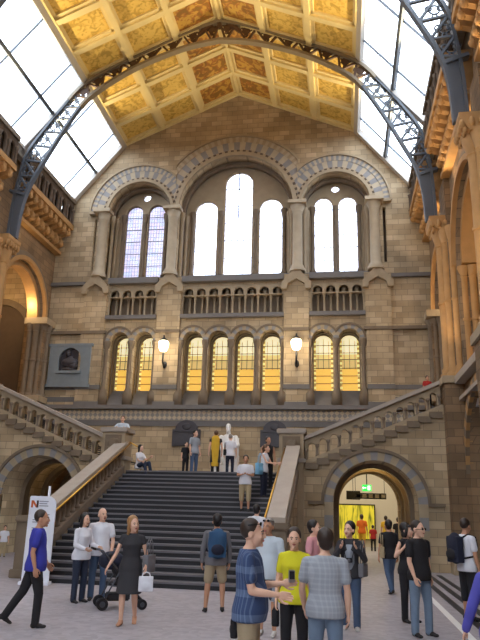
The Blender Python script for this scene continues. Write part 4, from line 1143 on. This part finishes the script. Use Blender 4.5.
p3 = person(-4.74, 12.82, 1.73, 22, 'bald man in a white polo shirt and jeans behind the stroller', arms={'L': ((.2,.1,-1),(-.1,.6,-1))}, head=(25,0), hair=None, top=('tee',C['white']), bottom=('trousers',C['jeans']), shoe=C['shoe'], belly=.03)
p4 = person(-3.33, 10.45, 1.63, 8, 'woman in a short dark dress walking towards us with a plastic bag', arms={'R': ((.35,.1,-1),(.5,.55,-1)), 'L': ((.3,-.1,-1),(.12,.7,-.8))}, legs={'R': ((.02,.22,-1),(.0,.0,-1)), 'L': ((.0,-.08,-1),(.0,-.42,-1))}, head=(38,0), fem=True, hair=('long','fair'), top=('dress',C['charcoal']), bottom=('none',None), shoe=C['nude'])
p5 = person(-2.29, 12.14, 1.68, 195, 'man in grey top and khaki shorts with a blue backpack, facing the stairs', arms={'L': ((.22,-.1,-1),(.05,.2,-1))}, legs={'L': ((.12,.0,-1),(.08,-.12,-1)), 'R': ((.12,.14,-1),(.02,-.1,-1))}, hair=('short','black'), top=('long',C['grey']), bottom=('shorts',C['khaki']), shoe=C['shoe'], skin='tan')
p6 = person(-.87, 6.3, 1.69, 92, 'man in a blue plaid shirt and khaki shorts, sunglasses pushed up on his head', arms={'R': ((.06,.15,-1),(-.1,1,-.1)), 'L': ((.1,.25,-1),(-.25,1,.15))}, hair=('crop','dark'), top=('tee',PLAID), bottom=('shorts',C['khaki']), shoe=C['shoe'], belly=.05, wide=1.05)
glasses(p6, True, GLASS)
p7 = person(-1.13, 10.2, 1.66, -12, 'grey-haired man in a pale T-shirt and striped shorts with glasses on his head', arms={'L': DOWN, 'R': DOWN}, head=(-8,0), hair=('crop','grey'), skin='tan', top=('tee',C['offwhite']), bottom=('shorts',STRIPE), shoe=C['trainer'], belly=.05, wide=1.0)
glasses(p7, True, GLASS)
p8 = person(-.58, 8.0, 1.575, -8, 'smiling woman in a yellow T-shirt and black trousers', arms={'R': ((.2,-.05,-1),(.05,.15,-1)), 'L': ((.1,-.15,-1),(-.1,-.1,-1))}, fem=True, hair=('pony','dark'), top=('tee',C['yellow']), bottom=('trousers',C['black']), shoe=C['shoe'], head=(12,0))
p9 = person(-.2, 7.0, 1.6, 178, 'man seen from behind in a grey checked shirt and blue jeans', arms={'L': ((.2,.05,-1),(-.1,.5,-1)), 'R': DOWN}, hair=('short','dark'), top=('tee',GPLAID), bottom=('trousers',C['palejeans']), shoe=C['shoe'], wide=1.06, head=(15,4))
p10 = person(-.5, 11.1, 1.63, 75, 'dark-haired person half hidden between the yellow T-shirt and the grey checked shirt', hair=('short','black'), top=('tee',C['pink']), bottom=('trousers',C['black']), shoe=C['shoe'])
p11 = person(.08, 11.07, 1.63, -6, 'young woman with tied-up hair and a camera, hands at her collar', arms={'L': ((.35,.25,-1),(-.6,.55,.9)), 'R': ((.35,.25,-1),(-.6,.55,.9))}, legs={'L': ((.03,.1,-1),(0,-.1,-1)), 'R': ((.03,-.02,-1),(0,-.2,-1))}, head=(-25,0), fem=True, hair=('bun','black'), top=('long',C['charcoal']), bottom=('trousers',C['jeans']), shoe=C['trainer'])
b = MB()
b.rings([[(rx*math.cos(t), -.035+ry*math.sin(t), p11['P'].z+h) for t in [2*PI*k/16 for k in range(16)]] for h, rx, ry in ((-.1,.12,.125),(.1,.1,.112),(.3,.11,.13),(.42,.09,.09))])
p11['part']('vest', vox(b, .0135, 2), C['greytop'])
p12 = person(1.02, 16.2, 1.64, 205, 'man in black with a shoulder bag walking away towards the right tunnel', legs=WALK2, hair=('short','black'), top=('tee',C['black']), bottom=('trousers',C['jeans']), shoe=C['shoe'], skin='tan')
p13 = person(1.06, 12.15, 1.62, 38, 'woman in black with dark bobbed hair, one arm bent up, beside the man in glasses', arms={'R': ((.55,.1,-1),(-.5,.5,.75))}, head=(30,0), fem=True, hair=('bob','black'), top=('tank',C['black']), bottom=('trousers',C['black']), shoe=C['shoe'])
p14 = person(1.12, 10.87, 1.68, 40, 'man in glasses, black T-shirt and faded jeans', arms={'R': ((.18,.12,-1),(-.05,.4,-1)), 'L': ((.15,-.1,-1),(0,.15,-1))}, legs={'R': ((.1,.02,-1),(0,-.05,-1)), 'L': ((.1,.08,-1),(0,.0,-1))}, head=(10,0), hair=('crop','dark'), top=('tee',C['black']), bottom=('trousers',C['palejeans']), shoe=C['shoe'], belly=.02)
glasses(p14, False, GLASS, 'glasses')
p15 = person(2.14, 12.69, 1.72, 118, 'man in a white T-shirt and black shorts with a navy backpack', arms={'R': ((.15,.05,-1),(0,.25,-1)), 'L': ((.15,.1,-1),(0,.3,-1))}, hair=('crop','dark'), top=('tee',C['white']), bottom=('cropped',C['black']), shoe=C['shoe'], head=(20,8), skin='tan')
p16 = person(1.3, 6.2, 1.58, 165, 'person in a violet long-sleeved top cut off by the right edge of the photo', arms={'L': ((.35,-.05,-1),(.35,.3,-1))}, fem=True, hair=('long','brown'), top=('long',C['purple']), bottom=('trousers',C['beige']), shoe=C['shoe'])
# through the right tunnel
person(.85, 33.6, 1.7, 175, 'person in an orange T-shirt in front of the yellow poster', top=('tee',C['orange']), bottom=('shorts',C['gold']), shoe=C['shoe'], legs=WALK, far=True, skin='tan')
person(2.05, 34.4, 1.64, 185, 'person in a yellow top deep in the room past the right tunnel', top=('tee',C['gold']), bottom=('trousers',C['charcoal']), shoe=C['shoe'], far=True, skin='tan')
person(1.35, 33.0, 1.2, 170, 'child in a red top beside the orange T-shirt, past the right tunnel', top=('tee',C['red']), bottom=('trousers',C['black']), shoe=C['shoe'], far=True)
person(2.42, 31.5, 1.6, 190, 'person in black standing just past the right tunnel', top=('tee',C['black']), bottom=('trousers',C['charcoal']), shoe=C['shoe'], far=True)
# left tunnel
person(-11.36, 21.5, 1.02, 30, 'small child in white standing before the left tunnel arch', top=('tee',C['white']), bottom=('trousers',C['beige']), shoe=C['shoe'], far=True)
# on the stairs
def stair(k): return Y0 + (k-1)*TR + .19, k*RI
y, z = stair(12)
p20 = person(-2.83, y, 1.62, 6, 'man in a white shirt and beige shorts halfway up the main stair', z=z, arms={'L': ((.2,.05,-1),(-.75,.8,.1)), 'R': ((.2,.05,-1),(-.75,.8,.1))}, hair=('short','black'), top=('tee',C['white']), bottom=('cropped',C['beige']), shoe=C['shoe'], skin='tan', far=True)
y, z = stair(15)
p21 = person(-2.42, y, 1.62, 72, 'woman in a white top leaning on the right brass rail of the stair', z=z, arms={'L': ((.1,.5,-1),(0,1,.0)), 'R': ((.1,.5,-1),(0,1,-.1))}, fem=True, hair=('pony','brown'), top=('tank',C['white']), bottom=('trousers',C['navy']), shoe=C['shoe'], far=True, lean=6)
y, z = stair(17)
p22 = person(-2.38, y, 1.66, 30, 'dark-haired person in black behind the woman leaning on the brass rail', z=z, hair=('short','black'), top=('tank',C['black']), bottom=('trousers',C['black']), shoe=C['shoe'], skin='tan', far=True)
y, z = stair(2)
person(-2.03, y, 1.6, 170, 'dark-haired person in white starting up the stairs, hidden behind the men in front', z=z, hair=('short','black'), top=('tee',C['white']), bottom=('trousers',C['jeans']), shoe=C['shoe'])
SIT = {'L': ((.12,1,-.05),(.02,.25,-1)), 'R': ((.12,1,.0),(.02,.3,-1))}
zt = LZ
p24 = person(-7.12, 22.5, 1.62, 62, 'woman in white sitting at the top left of the main stair', z=zt-.16, legs={'L': ((.1,1,.35),(.02,.35,-1)), 'R': ((.1,1,.35),(.02,.35,-1))}, arms={'L': ((.1,.7,-1),(-.1,1,.5)), 'R': ((.1,.4,-1),(0,1,-.1))}, fem=True, hair=('long','black'), top=('tee',C['white']), bottom=('trousers',C['darkjeans']), shoe=C['shoe'], far=True)
# on the landing
LY = 24.9
person(-6.04, LY, 1.28, 40, 'child in dark clothes on the landing beside the man in jeans', z=zt, hair=('short','black'), top=('tee',C['black']), bottom=('trousers',C['black']), shoe=C['shoe'], far=True)
p26 = person(-5.68, LY-.1, 1.74, 55, 'man in a grey T-shirt and jeans with a dark bag on the landing', z=zt, hair=('short','black'), top=('tee',C['greytop']), bottom=('trousers',C['jeans']), shoe=C['trainer'], far=True)
p27 = person(-4.86, LY, 1.74, 200, 'person in black wearing a long golden stole in front of the statue', z=zt, hair=('crop','brown'), top=('dress',C['charcoal']), bottom=('trousers',C['black']), shoe=C['shoe'], far=True)
b = MB()
b.rings([[(.02+rx*math.cos(t), .03+ry*math.sin(t), h) for t in [2*PI*k/14 for k in range(14)]] for h, rx, ry in ((.35,.14,.16),(.8,.15,.17),(1.2,.17,.155),(1.44,.16,.13),(1.52,.09,.09))])
p27['part']('stole', vox(b, .02, 2), C['gold'])
p28 = person(-4.28, LY-.05, 1.6, 190, 'person in a white shirt and dark trousers facing the statue', z=zt, hair=('crop','grey'), top=('tee',C['white']), bottom=('trousers',C['navy']), shoe=C['shoe'], far=True)
person(-8.15, 23.4, 1.66, 10, 'person leaning on the stone newel at the top left of the stair', z=zt+.42, lean=10, arms={'L': ((.35,.6,-.7),(-.5,1,.1)), 'R': ((.35,.6,-.7),(-.5,1,.1))}, hair=('short','brown'), top=('tee',C['offwhite']), bottom=('trousers',C['jeans']), shoe=C['shoe'], far=True)
person(2.98, 23.15, 1.14, 20, 'child looking over the rail at the top of the right stair flight', z=5.32, hair=('short','black'), top=('tee',C['red']), bottom=('trousers',C['navy']), shoe=C['shoe'], far=True, skin='tan')

# ================================================================== THINGS THE VISITORS CARRY
def pack(i, label, mat, mat2, name='backpack'):
    P, up, fw, s = i['P'], i['up'], i['fw'], i['s']
    b = MB()
    c = P + up*.27 - fw*.23
    b.ball(c, .185,.11,.27); b.ball(c+up*.05, .17,.12,.23); b.ball(c-up*.1-fw*.06, .14,.08,.12); b.box(-.16,.16,c.y-.07,c.y+.07,c.z-.24,c.z+.21)
    me = vox(b, .014, 3); me.transform(Matrix.Scale(s,4)); me.materials.append(mat)
    o = link(name, me, None, tuple(i['root'].location)); o.rotation_euler = i['root'].rotation_euler; tag(o, label, 'bag', 'bags carried by the visitors')
    for sg in (-1,1):
        b = MB(); b.tube([c+Vector((sg*.09,-.05,.17)), P+up*.515+Vector((sg*.1,.02,0)), P+up*.47+fw*.14+Vector((sg*.11,0,0)), P+up*.3+fw*.155+Vector((sg*.13,0,0)), P+up*.14+Vector((sg*.185,0,0)), c+Vector((sg*.1,-.04,-.17))], .016, 6)
        q = b.build('strap', mat2, o, True); q.data.transform(Matrix.Scale(s,4))
    b = MB(); b.ball(c-up*.1-fw*.1, .12,.06,.1)
    q = b.build('pocket', mat2, o, True); q.data.transform(Matrix.Scale(s,4))
    return o
pack(p5, 'blue backpack worn by the man in khaki shorts facing the stairs', C['backpack'], C['navy'])
bp = pack(p15, 'navy backpack worn by the man in the white T-shirt', C['navy'], C['black'])
b = MB().lathe([(.035,0),(.038,.02),(.038,.15),(.02,.18),(.02,.21)], .15, p15['P'].y+.2, p15['P'].z+.06, 10); q = b.build('water_bottle', C['skyblue'], bp, True); q.data.transform(Matrix.Scale(p15['s'],4))
def bag(loc, rz, w, d, h, mat, label, name='handbag', handle=.2, cat='bag'):
    T = thing(name, label, cat, loc, math.radians(rz), 'bags carried by the visitors')
    b = MB(); b.box(-w/2,w/2,-d/2,d/2,-h,0); b.ball((0,0,-h*.6), w*.52,d*.75,h*.42)
    me = vox(b, .012, 4); me.materials.append(mat); link('pouch', me, T)
    for yy in (-.02,.02):
        MB().tube([(-w*.3,yy,-.02),(-w*.22,yy,handle*.7),(0,yy,handle),(w*.22,yy,handle*.7),(w*.3,yy,-.02)], .009, 6).build('handle', mat, T, True)
    return T
def hand(i, k): return at(i, i['J'][k][2] + i['J'][k][6]*.09)
h = hand(p4,'L'); bag((h.x+.02,h.y-.02,h.z-.06), 20, .22,.09,.22, C['white'], 'white plastic bag in the hand of the woman in the dark dress', 'plastic_bag', .06)
h = at(p4, p4['J']['L'][1]); bag((h.x+.05,h.y,h.z-.0), 80, .28,.1,.26, C['grey'], 'grey handbag on the arm of the woman in the dark dress', 'handbag', .24)
h = hand(p8,'R'); T = thing('bottle', 'dark bottle held low by the woman in the yellow T-shirt', 'bottle', (h.x,h.y,h.z-.2))
MB().lathe([(.04,0),(.045,.02),(.045,.16),(.022,.2),(.02,.235)], 0,0,0,12).build('flask', C['black'], T, True); MB().lathe([(.024,.235),(.024,.26)],0,0,0,10).build('cap', C['grey'], T, True)
h = hand(p6,'L'); T = thing('phone', 'small silver phone in the hand of the man in the plaid shirt', 'phone', (h.x,h.y-.02,h.z+.02), math.radians(20))
MB().box(-.03,.03,-.012,.012,-.02,.09,.006).build('casing', plain('silver', rgb(180,182,190), .3, .03, 3, 1.0), T); MB().box(-.024,.024,-.014,-.012,.01,.08).build('screen', C['black'], T)
w_ = at(p6, p6['P'] + Vector((.04,.13,-.1))); bag((w_.x,w_.y,w_.z), 90, .16,.07,.17, C['black'], 'black bag at the back of the man in the plaid shirt', 'shoulder_bag', .08)
c_ = at(p11, p11['P'] + Vector((0,-.17,.17))); T = thing('camera', 'small compact camera hanging on the chest of the young woman', 'camera', tuple(c_), math.radians(-6))
MB().box(-.055,.055,-.02,.02,-.035,.035,.008).build('casing', C['black'], T); MB().tube([(0,-.02,0),(0,-.05,0)], .026, 14).build('lens', C['grey'], T, True)
for sg in (-1,1): MB().tube([(sg*.05,0,.03),(sg*.085,.035,.18),(sg*.07,.1,.33)], .006, 6).build('strap', C['black'], T, True)
w_ = at(p11, p11['P'] + Vector((.22,-.02,.12))); bag(tuple(w_), 70, .24,.09,.2, C['grey'], 'large grey shoulder bag of the young woman with the camera', 'shoulder_bag', .34)
w_ = at(p12, p12['P'] + Vector((.21,.02,.16))); bag(tuple(w_), 90, .26,.1,.24, C['beige'], 'pale shoulder bag of the man walking towards the right tunnel', 'shoulder_bag', .3)
w_ = at(p21, p21['P'] + Vector((-.2,.04,.16))); bag(tuple(w_), 60, .34,.14,.34, C['skyblue'], 'light blue shoulder bag of the woman leaning on the brass rail', 'shoulder_bag', .3)
w_ = at(p26, p26['P'] + Vector((.1,.2,.22))); bag(tuple(w_), 60, .26,.14,.36, C['black'], 'dark bag of the man in jeans on the landing', 'shoulder_bag', .25)
w_ = at(p28, p28['P'] + Vector((.2,.03,.14))); bag(tuple(w_), 80, .2,.1,.22, C['black'], 'small dark bag of the person in white facing the statue', 'shoulder_bag', .3)
# stroller
T = thing('stroller', 'black folding stroller in front of the bald man in white', 'stroller', (-3.9, 12.05, 0), math.radians(28))
DM = C['black']; GM = plain('stroller_metal', rgb(90,92,100), .4, .03, 3, .8)
def ST_(o): return o
for sg in (-1,1):
    MB().tube([(-.62,sg*.2,1.0),(-.5,sg*.22,.98),(.25,sg*.2,.16)], .014, 8).build('frame_tube', GM, T, True)
    MB().tube([(-.18,sg*.22,.62),(-.42,sg*.22,.14)], .013, 8).build('frame_tube', GM, T, True)
    MB().tube([(-.3,sg*.22,.4),(.1,sg*.21,.34)], .011, 8).build('frame_tube', GM, T, True)
    for xx, rr in ((.26,.085),(-.44,.1)):
        for dd in (-.03,.03):
            W_ = MB(); W_.tube([(xx,sg*.22+dd-.018,rr),(xx,sg*.22+dd+.018,rr)], rr, 20); W_ = W_.build('wheel', DM, T)
            MB().tube([(xx,sg*.22+dd-.022,rr),(xx,sg*.22+dd+.022,rr)], rr*.5, 14).build('hub', GM, W_)
MB().tube([(-.62,-.2,1.0),(-.66,-.1,1.01),(-.66,.1,1.01),(-.62,.2,1.0)], .018, 8).build('handle', DM, T, True)
b = MB(); b.rings([[(cx+dx,sy*.19,cz+dz2) for dx,sy,dz2 in ((-.03,-1,0),(-.03,1,0),(.04,1,.02),(.04,-1,.02))] for cx,cz in ((-.36,.92),(-.22,.6),(-.1,.4),(.0,.38))]); b.ball((-.05,0,.4), .2,.19,.06)
me = vox(b, .015, 2); me.materials.append(DM); link('seat', me, T)
b = MB(); b.ball((-.3,0,.8), .24,.2,.16); me = vox(b, .015, 2); me.materials.append(C['navy']); link('hood', me, T)
b = MB(); b.box(-.35,.05,-.17,.17,.14,.26,.02); b.build('basket', DM, T)
# small brass handrail at the head of the stair
T = thing('handrail', 'short brass handrail with one post at the top left of the stair', 'handrail', (-7.1, 22.6, LZ))
MB().tube([(0,0,0),(0,0,.78)], .022, 8).build('post', M['brass'], T, True); MB().tube([(.02,0,.76),(-.85,0,1.2)], .025, 8).build('rail', M['brass'], T, True)
